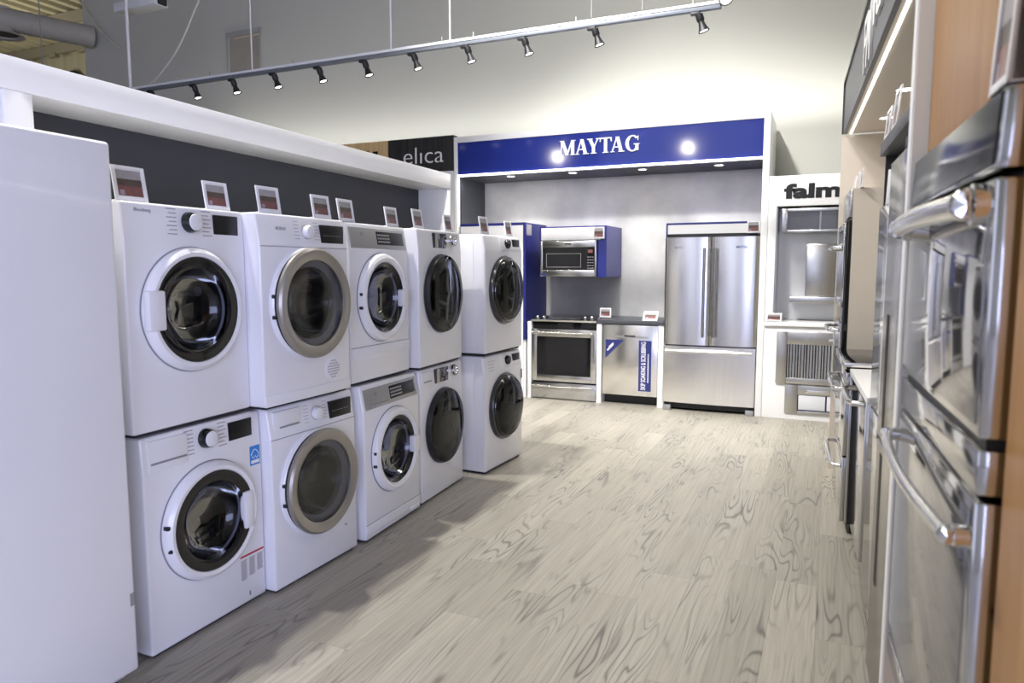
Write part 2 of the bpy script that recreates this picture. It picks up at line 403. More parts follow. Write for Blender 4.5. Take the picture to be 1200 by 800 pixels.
# ---------------------------------------------------------------- washers and dryers on the left
def prt(name, mb, mat, parent, label=None, hole=None): return mb.build(name, mat, parent, label, hole)
DX, DZ = .30, .452
def machine(kind, style, label, pose, z0=0, w=.6, dryer=False, h=.845):
    x, y, a = pose
    t = thing(kind, label, 'dryer' if dryer else 'washing machine', (x, y, z0), R(90+a))
    d = .60
    slope = {'A': .008, 'B': .022, 'C': .026, 'D': .012, 'E': .020}[style]
    zk = {'A': .70, 'B': .705, 'C': .70, 'D': .71, 'E': .73}[style]
    f0 = .014
    yp = lambda z: 0 if z < zk else slope*((z-zk)/(h-zk))
    if style == 'E' and dryer: pass
    prof = [(0, f0), (0, zk), (slope, h), (d, h), (d, f0)]
    body = MB().prism_x(prof, 0, w, 0, .010 if style != 'E' else .016, 3)
    rb = .165
    cx, cz = DX*w/.6, DZ
    prt('body', body, white, t, hole=(cx, cz, rb, -.05, .40))
    # feet / stacking strip
    for fx in (.06, w-.06):
        for fy in (.07, d-.07): prt('foot', MB().cyl((fx, fy, 0), (fx, fy, f0+.002), .022, n=16), darkgap, t)
    prt('base_strip', MB().box(.02, w-.02, .018, d-.03, .002, f0+.002), darkgap, t)
    # drum behind the door
    dr = MB().lathe([(rb-.002, .012), (.155, .05), (.21 if False else .158, .09), (.158, .36), (.12, .37), (0, .375)], (cx, 0, cz), (0, 1, 0), 48)
    prt('drum', dr, drumm, t)
    for k in range(3):
        ba = MB()
        an = k*2*PI/3+.5
        px, pz = cx+.135*math.cos(an), cz+.135*math.sin(an)
        ba.cyl((px, .09, pz), (px, .34, pz), .02, .014, 10)
        prt('drum_paddle', ba, greyp, t)
    ax = (0, -1, 0)
    prt('door_gap_shade', MB().lathe([(.235, .0002), (.2415, .0006), (.2415, .003), (.235, .003)] if style in 'AC' else [(.243, .0002), (.2475, .0006), (.2475, .003), (.243, .003)], (cx, 0, cz), ax, 72), txtg, t) if style != 'B' else None  # dark ring painting the shade in the gap around the door
    def door(prof, name='door', mat=white, par=None, n=72): return prt(name, MB().lathe(prof, (cx, 0, cz), ax, n), mat, par or t)
    if style == 'A':
        dd = door([(.236, -.004), (.238, .012), (.232, .030), (.218, .040), (.204, .038), (.200, .030), (.200, .004)])
        prt('black_rim', MB().lathe([(.203, .030), (.200, .036), (.170, .034), (.158, .030), (.156, .010)], (cx, 0, cz), ax, 72), black, dd)
        prt('glass_bowl', MB().lathe([(.158, .030), (.150, .012), (.140, -.020), (.115, -.045), (.06, -.060), (0, -.064)], (cx, 0, cz), ax, 64), doorglass, dd)
        if dryer: hx0, hx1, hz0, hz1 = .055, .128, .385, .530
        else: hx0, hx1, hz0, hz1 = .448, .500, .362, .522
        prt('door_handle', MB().box(hx0, hx1, -.046, -.012, hz0, hz1, 0, .007), whitep, dd)
        for hz in ((.40, .492) if not dryer else ()):
            prt('hinge_cover', MB().box(.064 if hz > .44 else .072, .078 if hz > .44 else .086, -.036, -.012, hz-.008, hz+.008, 0, .003), blackm, dd)
        kn = prt('knob', MB().lathe([(.040, -.004), (.040, .010), (.034, .032), (.031, .034)], (.30, yp(.785), .785), ax, 40), black, t)
        prt('knob_cap', MB().lathe([(.033, .030), (.031, .036), (.028, .0375), (0, .0375)], (.30, yp(.785), .785), ax, 40), whitep, kn)
        mk = MB()
        for k in range(7):
            for sx_ in (-1, 1):
                ln = .035 if k % 2 else .045
                xa = .30+sx_*(.062+ln); xb = .30+sx_*.062
                zz = .738+k*.0155
                mk.box(min(xa, xb), max(xa, xb), yp(zz)-.0008, yp(zz)+.002, zz-.0018, zz+.0018)
        prt('dial_print', mk, pr_lav, t)
        prt('display', MB().box(.418, .548 if not dryer else .55, yp(.78)-.0035, .02, .745, .822, 0, .001), displayk, t)
        text('Blomberg', 'lettering', t, txtg, .055, .125, .808, .824, yp(.815)-(.0006 if dryer else .0066), .001)
        if not dryer:
            dw = prt('detergent_drawer', MB().box(.028, .205, yp(.77)-.006, .02, .712, .828, 0, .003), white, t)
            prt('finger_grip', MB().box(.035, .198, yp(.75)-.0075, .0, .738, .746, 0, .002), txtg, dw)
            st = prt('energy_sticker', MB().box(.530, .588, -.0012, .002, .610, .695), skyb, t)
            sw = MB().tube([(.536+.046*k/10, -.0016, .655+.024*math.sin(PI*k/10)) for k in range(11)], .0016, 6)
            sw.box(.536, .583, -.0018, 0, .618, .632); sw.tube([(.54+.01*k, -.0016, .645+.006*(-1)**k) for k in range(5)], .0015, 6)
            prt('sticker_print', sw, txtw, st)
            lb = MB().box(.452, .590, -.001, .002, .222, .230, 1)
            for cc in range(3):
                for rr in range(14):
                    if rr > 11-cc*1: continue
                    x_ = .455+cc*.047; lb.box(x_, x_+.036-(rr % 3)*.004, -.001, .001, .206-rr*.0075, .2095-rr*.0075, 0)
            prt('warning_label', lb, [txtg, txtr], t)
            prt('drain_mark', MB().box(.497, .505, -.0008, .001, .042, .062), txtg, t)
    elif style == 'B':
        base = door([(.252, -.004), (.252, .014), (.246, .020), (.20, .020)])
        prt('gasket', MB().lathe([(.246, .018), (.247, .034), (.20, .036)], (cx, 0, cz), ax, 72), blackm, base)
        if True:
            rg = door([(.244, .032), (.252, .036), (.250, .048), (.240, .057), (.204, .053), (.196, .047), (.194, .030)], 'door_ring', ringg, base)
        prt('door_glass', MB().lathe([(.198, .044), (.15, .050), (.08, .052), (0, .053)], (cx, 0, cz), ax, 64), greyglass, base)
        prt('glass_bowl', MB().lathe([(.165, .018), (.150, -.01), (.12, -.045), (.06, -.062), (0, -.066)], (cx, 0, cz), ax, 64), doorglass, base)
        for hz in (.40, .49):
            prt('hinge_cover', MB().box(.046, .058, -.034, -.012, hz-.008, hz+.008, 0, .003), blackm, base)
        kn = prt('knob', MB().lathe([(.031, -.006), (.031, .012), (.027, .028), (.023, .030), (0, .030)], (.312, yp(.775), .775), ax, 40), whitep, t)
        prt('knob_ring', MB().lathe([(.034, -.002), (.034, .005), (.030, .006), (.030, 0)], (.312, yp(.775), .775), ax, 40), chrome, kn)
        mk = MB()
        for k in range(6):
            zz = .742+k*.0155
            for sx_ in (-1, 1): mk.box(*sorted((.312+sx_*.05, .312+sx_*.0835)), yp(zz)-.0006, yp(zz)+.002, zz-.001, zz+.001)
        prt('dial_print', mk, pr_lav, t)
        prt('display', MB().box(.405, .572, yp(.80)-.012, .03, .728, .812, 0, .001), displayk, t)
        dm = MB()
        for k in range(6): dm.box(.425+k*.022, .438+k*.022, yp(.8)-.0126, yp(.8)-.01, .762, .764)
        prt('display_print', dm, pr_grey, t)
        sm = MB().box(.004, w-.004, -.0006, .004, zk-.002, zk+.001)
        prt('panel_seam', sm, txtg, t)
        text('BOSCH', 'lettering', t, txtg if dryer else txtr, .112, .172, .776, .790, yp(.783)-.0012, .001)
        if dryer:
            gr = MB()
            for i in range(7):
                for j in range(7):
                    if (i-3)**2+(j-3)**2 <= 11: gr.cyl((.462+(i-3)*.013, .001, .128+(j-3)*.013), (.462+(i-3)*.013, -.0006, .128+(j-3)*.013), .0042, n=8)
            vent = prt('vent_cover', MB().lathe([(.060, -.002), (.060, .003), (.057, .004), (0, .004)], (.462, 0, .128), ax, 40), white, t)
            for o_ in (gr,):
                for i_ in range(len(o_.v)): vx = o_.v[i_]; o_.v[i_] = (vx[0], vx[1]-.004, vx[2])
            prt('vent_hole', gr, pr_lav, vent)
            prt('plinth', MB().box(.004, w-.004, -.004, .03, f0, .062, 0, .004), white, t)
        else:
            dw = prt('detergent_drawer', MB().box(.028, .205, yp(.77)-.004, .03, .722, .826, 0, .003), white, t)
            prt('finger_grip', MB().box(.06, .185, yp(.752)-.006, .0, .750, .757, 0, .002), txtg, dw)
            prt('corner_mark', MB().box(.497, .512, -.0008, .001, .158, .168), txtg, t)
    elif style == 'C':
        dd = door([(.236, -.004), (.238, .014), (.230, .032), (.214, .040), (.196, .036), (.188, .026), (.186, .004)])
        prt('black_rim', MB().lathe([(.190, .028), (.182, .026), (.162, .014), (.158, .006)], (cx, 0, cz), ax, 72), black, dd)
        prt('glass_bowl', MB().lathe([(.162, .016), (.154, 0), (.140, -.028), (.105, -.05), (.05, -.060), (0, -.062)], (cx, 0, cz), ax, 64), doorglass, dd)
        prt('door_handle', MB().box(.448, .520, -.050, -.012, .395, .490, 0, .008), whitep, dd)
        for hz in (.405, .475): prt('hinge_cover', MB().box(.064, .078, -.030, -.01, hz-.008, hz+.008, 0, .003), blackm, dd)
        cp = prt('control_panel', MB().prism_x([(yp(.715)-.004, .715), (yp(.82)-.004, .822), (.03, .822), (.03, .715)], .022, w-.022, 0, .002), greyp, t)
        disp = MB().prism_x([(yp(.74)-.0055, .737), (yp(.81)-.0055, .808), (.02, .808), (.02, .737)], .275, .555, 0, .001)
        prt('display', disp, displayk, cp)
        dm = MB()
        for k in range(7):
            for r_ in range(3): dm.box(.285+k*.018, .298+k*.018, yp(.75+r_*.02)-.0062, yp(.75+r_*.02)-.004, .748+r_*.018, .758+r_*.018)
        prt('display_print', dm, pr_grey, cp)
        lg = MB().lathe([(.013, 0), (.013, .0008), (.010, .0008), (.010, 0)], (.135, yp(.785)-.0045, .785), ax, 24)
        lg.box(.133, .137, yp(.785)-.0055, yp(.785)-.004, .774, .796)
        prt('emblem', lg, txtg, cp)
        if not dryer: prt('finger_grip', MB().box(.07, .245, yp(.722)-.0075, .0, .716, .737, 0, .003), pr_grey, cp)
        zz = .196 if dryer else .094
        prt('plinth', MB().prism_x([(-.004, zz), (-.004, zz-.05), (.022 if dryer else .014, f0), (.05, f0), (.05, zz)], .003, w-.003, 0, .003), white, t)
        prt('panel_seam', MB().box(.004, w-.004, -.0010, .004, zz, zz+.003), txtg, t)
        if not dryer: prt('filter_flap', MB().box(.47, .575, -.010, .01, .030, .052, 0, .004), white, t)
    elif style in 'DE':
        if style == 'D':
            dp = [(.242, -.004), (.243, .020), (.238, .036), (.230, .040)]
            rim = door(dp, 'door', blackm)
            prt('door_glass', MB().lathe([(.234, .040), (.20, .052), (.15, .060), (.08, .064), (0, .066)], (cx, 0, cz), ax, 72), smoke, rim)
            prt('glass_bowl', MB().lathe([(.165, .018), (.150, -.01), (.12, -.045), (.06, -.062), (0, -.066)], (cx, 0, cz), ax, 64), doorglass, rim)
            if dryer: prt('handle_line', MB().box(.30, .303, -.067, -.05, .46, .66), nickel, rim)
            else: prt('hinge_cover', MB().box(.058, .068, -.034, -.01, .40, .50, 0, .002), blackm, rim)
            prt('display', MB().box(.195, .385, yp(.78)-.005, .02, .735, .826, 0, .001), black, t)
            prt('display_trim', MB().box(.222, .262, yp(.78)-.0058, .015, .736, .825, 0, .001), greyp, t)
            kc = (.465, yp(.787), .787)
            kn = prt('knob', MB().lathe([(.038, -.004), (.038, .012), (.034, .024), (.024, .024), (.022, .018), (0, .018)], kc, ax, 40), chrome, t)
            prt('knob_cap', MB().lathe([(.033, .0245), (.026, .0245)], kc, ax, 40), greyp, kn)
            prt('knob_scale', MB().box(.515, .55, yp(.787)-.0008, yp(.787)+.001, .786, .789), txtg, t)
            if not dryer:
                dw = prt('detergent_drawer', MB().box(.02, .165, yp(.77)-.004, .02, .70, .826, 0, .003), white, t)
                prt('finger_grip', MB().box(.045, .15, yp(.762)-.0055, .0, .760, .768, 0, .002), txtg, dw)
        else:
            rim = door([(.240, -.004), (.242, .016), (.236, .030), (.226, .034), (.220, .030)], 'door', darkrim)
            prt('door_glass', MB().lathe([(.230, .030), (.222, .042), (.19, .064), (.14, .078), (.08, .085), (0, .088)], (cx, 0, cz), ax, 72), smoke, rim)
            prt('door_ring', MB().lathe([(.226, .034), (.223, .044), (.212, .054), (.208, .050)], (cx, 0, cz), ax, 72), black, rim)
            prt('glass_bowl', MB().lathe([(.165, .018), (.150, -.01), (.12, -.045), (.06, -.062), (0, -.066)], (cx, 0, cz), ax, 64), doorglass, rim)
            pd = prt('panel_lip', MB().prism_x([(yp(.735)-.004, .735), (yp(.832)-.004, .832), (.03, .832), (.03, .735)], .24, w-.02, 0, .006), white, t)
            kc = (.350, yp(.785)-.003, .785)
            kn = prt('knob', MB().lathe([(.034, -.002), (.034, .012), (.030, .022), (.020, .023), (.018, .019), (0, .019)], kc, ax, 40), black, pd)
            prt('knob_cap', MB().box(.343, .347, kc[1]-.0245, kc[1]-.015, .787, .812), greyp, kn)
            prt('display', MB().box(.440, .555, yp(.79)-.008, .03, .742, .820, 0, .001), displayk, pd)
            if not dryer:
                prt('side_latch', MB().box(.572, .592, -.006, .004, .618, .690, 0, .003), txtg, t)
                pp = MB()
                for k in range(4): pp.box(.06, .17-k*.012, yp(.80-k*.02)-.0012, .01, .80-k*.022, .803-k*.022)
                prt('panel_print', pp, pr_lav, t)
            prt('side_panel', MB().box(-.003, .004, .09, d-.03, .06, .80, 0, .002), white, t)
    return t
ZD = .852
A_w = machine('washing_machine', 'A', 'white washing machine with blue energy sticker and black-rimmed door, beside the tall white fridge', (-2.257, 1.766, .8))
A_d = machine('tumble_dryer', 'A', 'white dryer with white handle left of its black-rimmed door, top of the nearest stack', (-2.243, 1.728, 2.0), ZD, w=.585, dryer=True)
B_w = machine('washing_machine', 'B', 'white washing machine with wide silver door ring and red logo on the drawer, floor level', (-2.219, 2.376, -.6))
B_d = machine('tumble_dryer', 'B', 'white dryer with wide silver door ring and round vent, top of the second stack', (-2.186, 2.316, 0.2), ZD, dryer=True)
C_w = machine('washing_machine', 'C', 'white washing machine with silver control strip and thick white door ring, floor level', (-2.203, 3.040, 2.9))
C_d = machine('tumble_dryer', 'C', 'white dryer with silver control strip and thick white door ring, top of the third stack', (-2.2315, 2.985, 2.7), ZD, dryer=True)
D_w = machine('washing_machine', 'D', 'white washing machine with all-black round door, floor level, before the gap in the row', (-2.248, 3.682, 3.0))
D_d = machine('tumble_dryer', 'D', 'white dryer with all-black round door and chrome knob, top of the fourth stack', (-2.221, 3.636, 3.4), ZD, dryer=True)
E_w = machine('washing_machine', 'E', 'white washing machine with bulging black door, floor level of the far detached stack', (-2.185, 4.440, -2.5))
E_d = machine('tumble_dryer', 'E', 'white dryer with bulging black door, top of the far detached stack', (-2.171, 4.420, -1.8), ZD, dryer=True)

# tall white fridge in the left foreground
t = thing('tall_fridge', 'tall plain white fridge filling the left foreground', 'fridge', (-2.15, 1.043, 0), R(90+1.5))
prt('body', MB().box(0.004, .596, .062, .64, .02, 1.868, 0, .008), white, t)
dr = prt('door', MB().box(0, .60, 0, .056, .06, 1.872, 0, .014, 4), white, t)
prt('hinge_tag', MB().box(.576, .592, -.0015, .002, .30, .345), greyp, dr)
prt('foot', MB().box(.03, .57, .08, .6, 0, .025), darkgap, t)

# ---------------------------------------------------------------- alcove frame behind the machines
t = thing('display_surround', 'white wall frame with charcoal backing behind the stacked machines', 'display frame', (-2.88, 1.752, 0), R(90+2.2))
LS = 3.745
prt('header', MB().box(-1.6, LS, 0, .62, 2.140, 2.266, 0, .003), white2, t)
prt('post', MB().box(0.0, .112, 0, .285, 0, 2.1395, 0, .003), white2, t)
prt('end_panel', MB().box(LS-.045, LS, .004, .62, 0, 2.1395, 0, .002), white2, t)
prt('back_panel', MB().box(-1.6, LS-.046, .29, .33, 0, 2.1395), charcoal, t)

# ---------------------------------------------------------------- blue brand bay at the back
bay = thing('display_bay', 'white framed showroom bay with a glossy blue sign header', 'display bay', (0, 0, 0))
YF, YB = 7.36, 8.06
prt('jamb', MB().box(-4.006, -3.962, YF, YB, 0, 2.95, 0, .003), white2, bay)
prt('jamb', MB().box(-.640, -.578, YF-.02, YB, 0, 2.94, 0, .003), white2, bay)
prt('header', MB().box(-3.962, -.640, YF, YB, 2.886, 2.95, 0, .002), white2, bay)
prt('soffit', MB().box(-3.962, -.640, YF+.03, YB, 2.50, 2.53), charcoal, bay)
sg = prt('sign_panel', MB().box(-3.960, -.642, YF+.012, YF+.05, 2.528, 2.886), blue, bay)
prt('led_strip', MB().box(-3.955, -.645, YF-.002, YF+.03, 2.508, 2.526), led, bay)
conc = pm('concrete_panel', (.40, .40, .40, 1), .6, var=.38, scale=3.2, bump=.15, bscale=30)
prt('back_panel', MB().box(-3.962, -.640, YB-.02, YB, 0, 2.50), conc, bay)
prt('side_panel', MB().box(-3.960, -3.945, YF+.06, YB-.02, 0, 2.50), charcoal, bay)
def downlight(x, y, z, parent):
    d = prt('downlight', MB().lathe([(.050, .004), (.050, -.004), (.042, -.006), (.039, .0)], (x, y, z), (0, 0, 1), 24), whitep, parent)
    prt('lens', MB().lathe([(.040, -.001), (0, -.001)], (x, y, z), (0, 0, 1), 24), down, d)
    return d
for x, yy in ((-3.36, 7.52), (-2.62, 7.52), (-1.86, 7.56), (-1.08, 7.58)): downlight(x, yy, 2.498, bay)
# serif capitals of the blue sign, built as bevel-free polygons on a unit cap height
def serif_letters():
    L = {}
    s = .05
    def stem(x0, x1, z0=0, z1=1): return [(x0, z0), (x1, z0), (x1, z1), (x0, z1)]
    def serif(x0, x1, z): return [(x0, z), (x1, z), (x1, z+s), (x0, z+s)] if z < .5 else [(x0, z-s), (x1, z-s), (x1, z), (x0, z)]
    def bar(p, q, wd): return [(p[0], p[1]), (p[0]+wd, p[1]), (q[0]+wd, q[1]), (q[0], q[1])]
    L['M'] = (1.10, [serif(.0, .26, 0), bar((.09, 0), (.09, 1), .07), serif(0, .25, 1), bar((.42, 0), (.06, 1), .22), bar((.47, 0), (.82, 1), .10),
                     bar((.80, 0), (.80, 1), .21), serif(.72, 1.10, 0), serif(.85, 1.10, 1)])
    L['A'] = (.92, [bar((.06, 0), (.38, 1), .08), bar((.60, 0), (.33, 1), .22), serif(0, .28, 0), serif(.52, .92, 0), [(.22, .30), (.68, .30), (.66, .36), (.24, .36)]])
    L['Y'] = (.86, [bar((.34, 0), (.34, .48), .20), [(.34, .40), (.54, .46), (.28, 1), (.06, 1)], [(.44, .42), (.54, .48), (.78, 1), (.69, 1)], serif(0, .36, 1), serif(.60, .86, 1), serif(.24, .64, 0)])
    L['T'] = (.80, [bar((.30, 0), (.30, 1), .20), [(0, .92), (.80, .92), (.80, 1), (0, 1)], [(0, .74), (.05, .74), (.09, .95), (0, .95)], [(.75, .74), (.80, .74), (.80, .95), (.71, .95)], serif(.20, .60, 0)])
    g = []
    def arc(cx, cz, rx, rz, wx, wz, a0, a1, n=18):
        for i in range(n):
            a = R(a0+(a1-a0)*i/n); b = R(a0+(a1-a0)*(i+1)/n)
            g.append([(cx+rx*math.cos(a), cz+rz*math.sin(a)), (cx+rx*math.cos(b), cz+rz*math.sin(b)),
                      (cx+(rx-wx)*math.cos(b), cz+(rz-wz)*math.sin(b)), (cx+(rx-wx)*math.cos(a), cz+(rz-wz)*math.sin(a))])
    arc(.47, .5, .46, .53, .22, .075, 42, 322)
    g += [bar((.66, .04), (.66, .44), .20), serif(.54, .95, .95-.51) if False else [(.54, .42), (.94, .42), (.94, .47), (.54, .47)], [(.79, .68), (.84, .68), (.84, 1.0), (.79, .92)]]
    L['G'] = (.95, g)
    return L
LT = serif_letters(); pen = 0; mb = MB(); kern = {'MA': -.06, 'AY': -.16, 'YT': -.06, 'TA': -.12, 'AG': 0}
word = 'MAYTAG'; outs = []
for i, ch in enumerate(word):
    wdt, polys = LT[ch]
    for p in polys: outs.append([(pen+x, z) for x, z in p])
    pen += wdt+.05+kern.get(word[i:i+2], 0)
k = (2.715-1.842)/(pen-.05)
for i, p in enumerate(outs): mb.prism_y([(-2.715+x*k, 2.662+z*.155) for x, z in p], YF-.004-.0002*(i % 7), YF+.014)
prt('lettering', mb, txtw, sg)

# ---- price cards
def card(loc, rz, w=.10, h=.10, tilt=-8, label='', group='price cards', name='price_card', z_in=None):
    t = thing(name, label, 'price card', loc, rz, group)
    tl = math.sin(R(-tilt))
    sh = lambda mb_: mb_
    f = MB(); b = .011*w/.1
    f.frame(0, w, 0, h, (b, b, b*1.3, b), 0, .006, 0, .001); f.box(0, w, 0, .022, 0, .004)
    p = MB(); g = .004
    x0, x1, z0, z1 = b-.001, w-b+.001, b*1.3-.001, h-b+.001
    H = z1-z0
    p.box(x0, x1, g, .0055, z0+.66*H, z1, 0); p.box(x0, x1, g, .0055, z0+.40*H, z0+.66*H, 1); p.box(x0, x1, g, .0055, z0, z0+.40*H, 2)
    p.box(x0+.08*w, x0+.22*w, g-.0006, g, z0+.04*H, z0+.24*H, 3)
    for m in (f, p):
        m.v = [(x, y+z*tl, z) for x, y, z in m.v]
    prt('frame', f, cardw, t); prt('print', p, [pr_grey, pr_brown, pr_red, pr_lav], t)
    return t
def topcard(pose, off, wd, hgt, label, zz=None):
    x, y, a = pose; a = R(a)
    tx, ty = -math.sin(a), math.cos(a); nx, ny = -math.cos(a), -math.sin(a)
    back = .035
    card((x+tx*off+nx*back, y+ty*off+ny*back, zz or ZD+.8455), R(90)+a, wd, hgt, -9, label, 'price cards on the stacked dryers')
topcard((-2.243, 1.728, 2.0), .012, .135, .125, 'largest price card, left end of the nearest dryer top')
topcard((-2.243, 1.728, 2.0), .420, .130, .115, 'price card above the black display of the nearest dryer')
topcard((-2.186, 2.316, 0), .045, .135, .115, 'price card at the left end of the silver-ringed dryer top')
topcard((-2.186, 2.316, 0), .395, .130, .110, 'price card above the display of the silver-ringed dryer')
topcard((-2.2315, 2.985, 2.7), -.02, .135, .115, 'price card at the left end of the dryer with silver control strip')
topcard((-2.2315, 2.985, 2.7), .430, .130, .110, 'price card at the right end of the dryer with silver control strip')
topcard((-2.221, 3.636, 3.4), .020, .125, .115, 'price card at the left end of the dryer with all-black door and chrome knob')
topcard((-2.221, 3.636, 3.4), .440, .115, .110, 'price card at the right end of the dryer with all-black door and chrome knob')
topcard((-2.171, 4.42, -1.8), .010, .125, .120, 'price card at the left end of the far detached dryer top')
topcard((-2.171, 4.42, -1.8), .400, .115, .110, 'price card at the right end of the far detached dryer top')

# ---- tall unit at the left inside of the bay
t = thing('tall_cabinet', 'tall white-fronted cabinet with blue edges, left inside of the bay', 'cabinet', (-3.94, 7.38, 0))
prt('body', MB().box(0, .815, .02, .64, 0, 1.97), white2, t)
prt('side_panel', MB().box(.816, .82, .021, .64, .66, 1.968), bluep, t)
prt('front_panel', MB().box(.004, .79, 0, .02, .02, 1.94), white2, t)
prt('edge_trim', MB().box(.79, .82, -.002, .02, .66, 1.97).box(0, .79, -.002, .02, 1.94, 1.97), bluep, t)
prt('label_plate', MB().box(.82, .822, .03, .17, 1.83, 1.95), pr_grey, t)
# ---- wall cabinet and microwave
t = thing('wall_cabinet', 'blue wall cabinet with white top panel around the microwave', 'cabinet', (-2.965, 7.42, 1.365))
prt('body', MB().box(0, .765, .0, .60, .40, .55).box(.67, .765, 0, .60, 0, .40).box(0, .012, .03, .60, 0, .40).box(.012, .67, .40, .6, 0, .4), bluep, t)
prt('front_panel', MB().box(.02, .70, -.012, 0, .402, .535, 0, .002), white2, t)
t = thing('microwave', 'stainless over-the-range microwave set in the blue wall cabinet', 'microwave', (-2.945, 7.375, 1.372))
prt('body', MB().box(0, .645, .03, .42, .0, .385), blackm, t)
fr = prt('front_frame', MB().frame(0, .645, 0, .385, (.03, .02, .07, .07), 0, .035, 0, .004), stainh, t)
dg_ = prt('door_window', MB().box(.03, .625, .012, .034, .07, .315), black, t)
prt('window_mesh', MB().box(.07, .47, .010, .0125, .10, .25), pr_grey, dg_) if False else prt('window_mesh', MB().frame(.07, .47, .10, .25, .004, .010, .0125), txtg, dg_)
kb = MB()
for i in range(3):
    for j in range(5): kb.box(.545+i*.026, .560+i*.026, .0105, .0125, .085+j*.03, .093+j*.03)
prt('keypad', kb, pr_grey, dg_)
prt('clock_display', MB().box(.55, .60, .0100, .0125, .255, .29), pr_red, dg_)
prt('logo_plate', MB().box(.29, .36, -.001, .002, .345, .358), txtk, fr)
prt('sticker', MB().box(.008, .075, -.001, .002, .012, .035), txtb, fr)
card((-2.345, 7.398, 1.775), 0, .125, .125, 0, 'price card on the white panel above the microwave', 'price cards in the blue bay')

# ---- range
t = thing('range', 'stainless slide-in range with large black oven window in the blue bay', 'range', (-3.056, 7.43, 0))
W = .76
prt('body', MB().box(.004, W-.004, .03, .60, 0.0, .90), blackm, t)
prt('cooktop', MB().box(.002, W-.002, .10, .60, .905, .916, 0, .003), black, t)
cp = prt('control_panel', MB().prism_x([(-.035, .872), (-.045, .895), (.10, .93), (.10, .872)], 0, W, 0, .003), stainh, t)
for kx in (.06, .14, .62, .70):
    prt('knob', MB().lathe([(.020, 0), (.020, .022), (.016, .026), (0, .026)], (kx, .01, .912), (0, -.3, 1), 24), nickel, cp)
prt('touch_panel', MB().box(.18, .57, -.002, .06, .9072, .9085), pr_grey, cp)
prt('vent_band', MB().box(.004, W-.004, -.005, .04, .795, .87, 0, .003), black, t)
dd = prt('oven_door', MB().frame(.003, W-.003, .205, .79, (.062, .062, .07, .085), -.03, .03, 0, .004), stainh, t)
prt('door_window', MB().box(.06, W-.06, -.026, .02, .27, .71), black, dd)
prt('door_handle', MB().tube([(.05, -.03, .752), (.05, -.075, .752)], .010).tube([(W-.05, -.03, .752), (W-.05, -.075, .752)], .010).tube([(.03, -.078, .752), (W-.03, -.078, .752)], .014, 16), nickel, dd)
text('MAYTAG', 'lettering', dd, txtg, .34, .42, .228, .243, -.0302, .001)
dw = prt('drawer', MB().box(.003, W-.003, -.03, .03, .012, .188, 0, .004), stainh, t)
prt('drawer_handle', MB().tube([(.05, -.03, .150), (.05, -.066, .150)], .009).tube([(W-.05, -.03, .150), (W-.05, -.066, .150)], .009).tube([(.03, -.068, .150), (W-.03, -.068, .150)], .013, 16), nickel, dw)

# white gables and countertop
for nm, x0, x1, lab in (('left', -3.104, -3.060, 'white end panel left of the range'), ('mid', -2.292, -2.236, 'white end panel between range and dishwasher'), ('right', -1.624, -1.556, 'white end panel between dishwasher and stainless fridge')):
    t = thing('end_panel', lab, 'panel', ((x0+x1)/2, 7.40, 0), 0, 'white end panels in the blue bay'); hw = (x1-x0)/2
    prt('panel', MB().box(-hw, hw, 0, .62, 0, .868, 0, .002), white2, t)
    prt('plinth_strip', MB().box(-hw+.002, hw-.002, -.002, .01, 0, .02), whitep, t)
ct = MB().box(-2.294, -1.554, 7.385, 8.035, .869, .912, 0, .003).build('countertop', slate); tag(ct, 'dark slate countertop over the dishwasher', 'countertop')

# dishwasher
t = thing('dishwasher', 'stainless dishwasher with blue banner stickers under the slate counter', 'dishwasher', (-2.228, 7.425, 0))
prt('body', MB().box(.01, .59, .06, .58, .10, .86), blackm, t)
prt('toe_kick', MB().box(.004, .596, .09, .12, 0, .10), blackm, t)
dd = prt('door', MB().box(0, .60, -.02, .055, .105, .862, 0, .005), stainf, t)
prt('pocket_handle', MB().box(.075, .50, -.021, .0, .722, .748, 0, .004), greyp, dd)
prt('pocket_grip', MB().box(.24, .36, -.0225, .0, .735, .752, 0, .002), blackm, dd)
tr = prt('corner_sticker', MB().prism_y([(.035, .70), (.235, .70), (.035, .50)], -.0215, -.018), txtb, dd)
tl = MB()
for k in range(2):
    o_ = k*.028
    tl.prism_y([(.048+o_*.7, .588+o_*1.2), (.060+o_*.7, .576+o_*1.2), (.128+o_*.7-.02*k, .644+o_*1.2-.02*k), (.116+o_*.7-.02*k, .656+o_*1.2-.02*k)], -.0222, -.0205)
prt('sticker_print', tl, txtw, tr)
bn = prt('banner_sticker', MB().box(.40, .535, -.0215, -.018, .16, .70), txtb, dd)
text('SKIP SOAKING & SCRUBBING', 'lettering', bn, txtw, .425, .475, .175, .685, -.0216, .001, rot=PI/2, bold=.012)
tl = MB()
for k in range(22): tl.box(.496, .508, -.0222, -.0205, .255+k*.014, .264+k*.014)
prt('sticker_print', tl, txtw, bn)
prt('round_badge', MB().lathe([(.020, 0), (.020, .001), (.015, .001), (.015, 0)], (.515, -.0205, .140), (0, -1, 0), 24), txtg, dd)

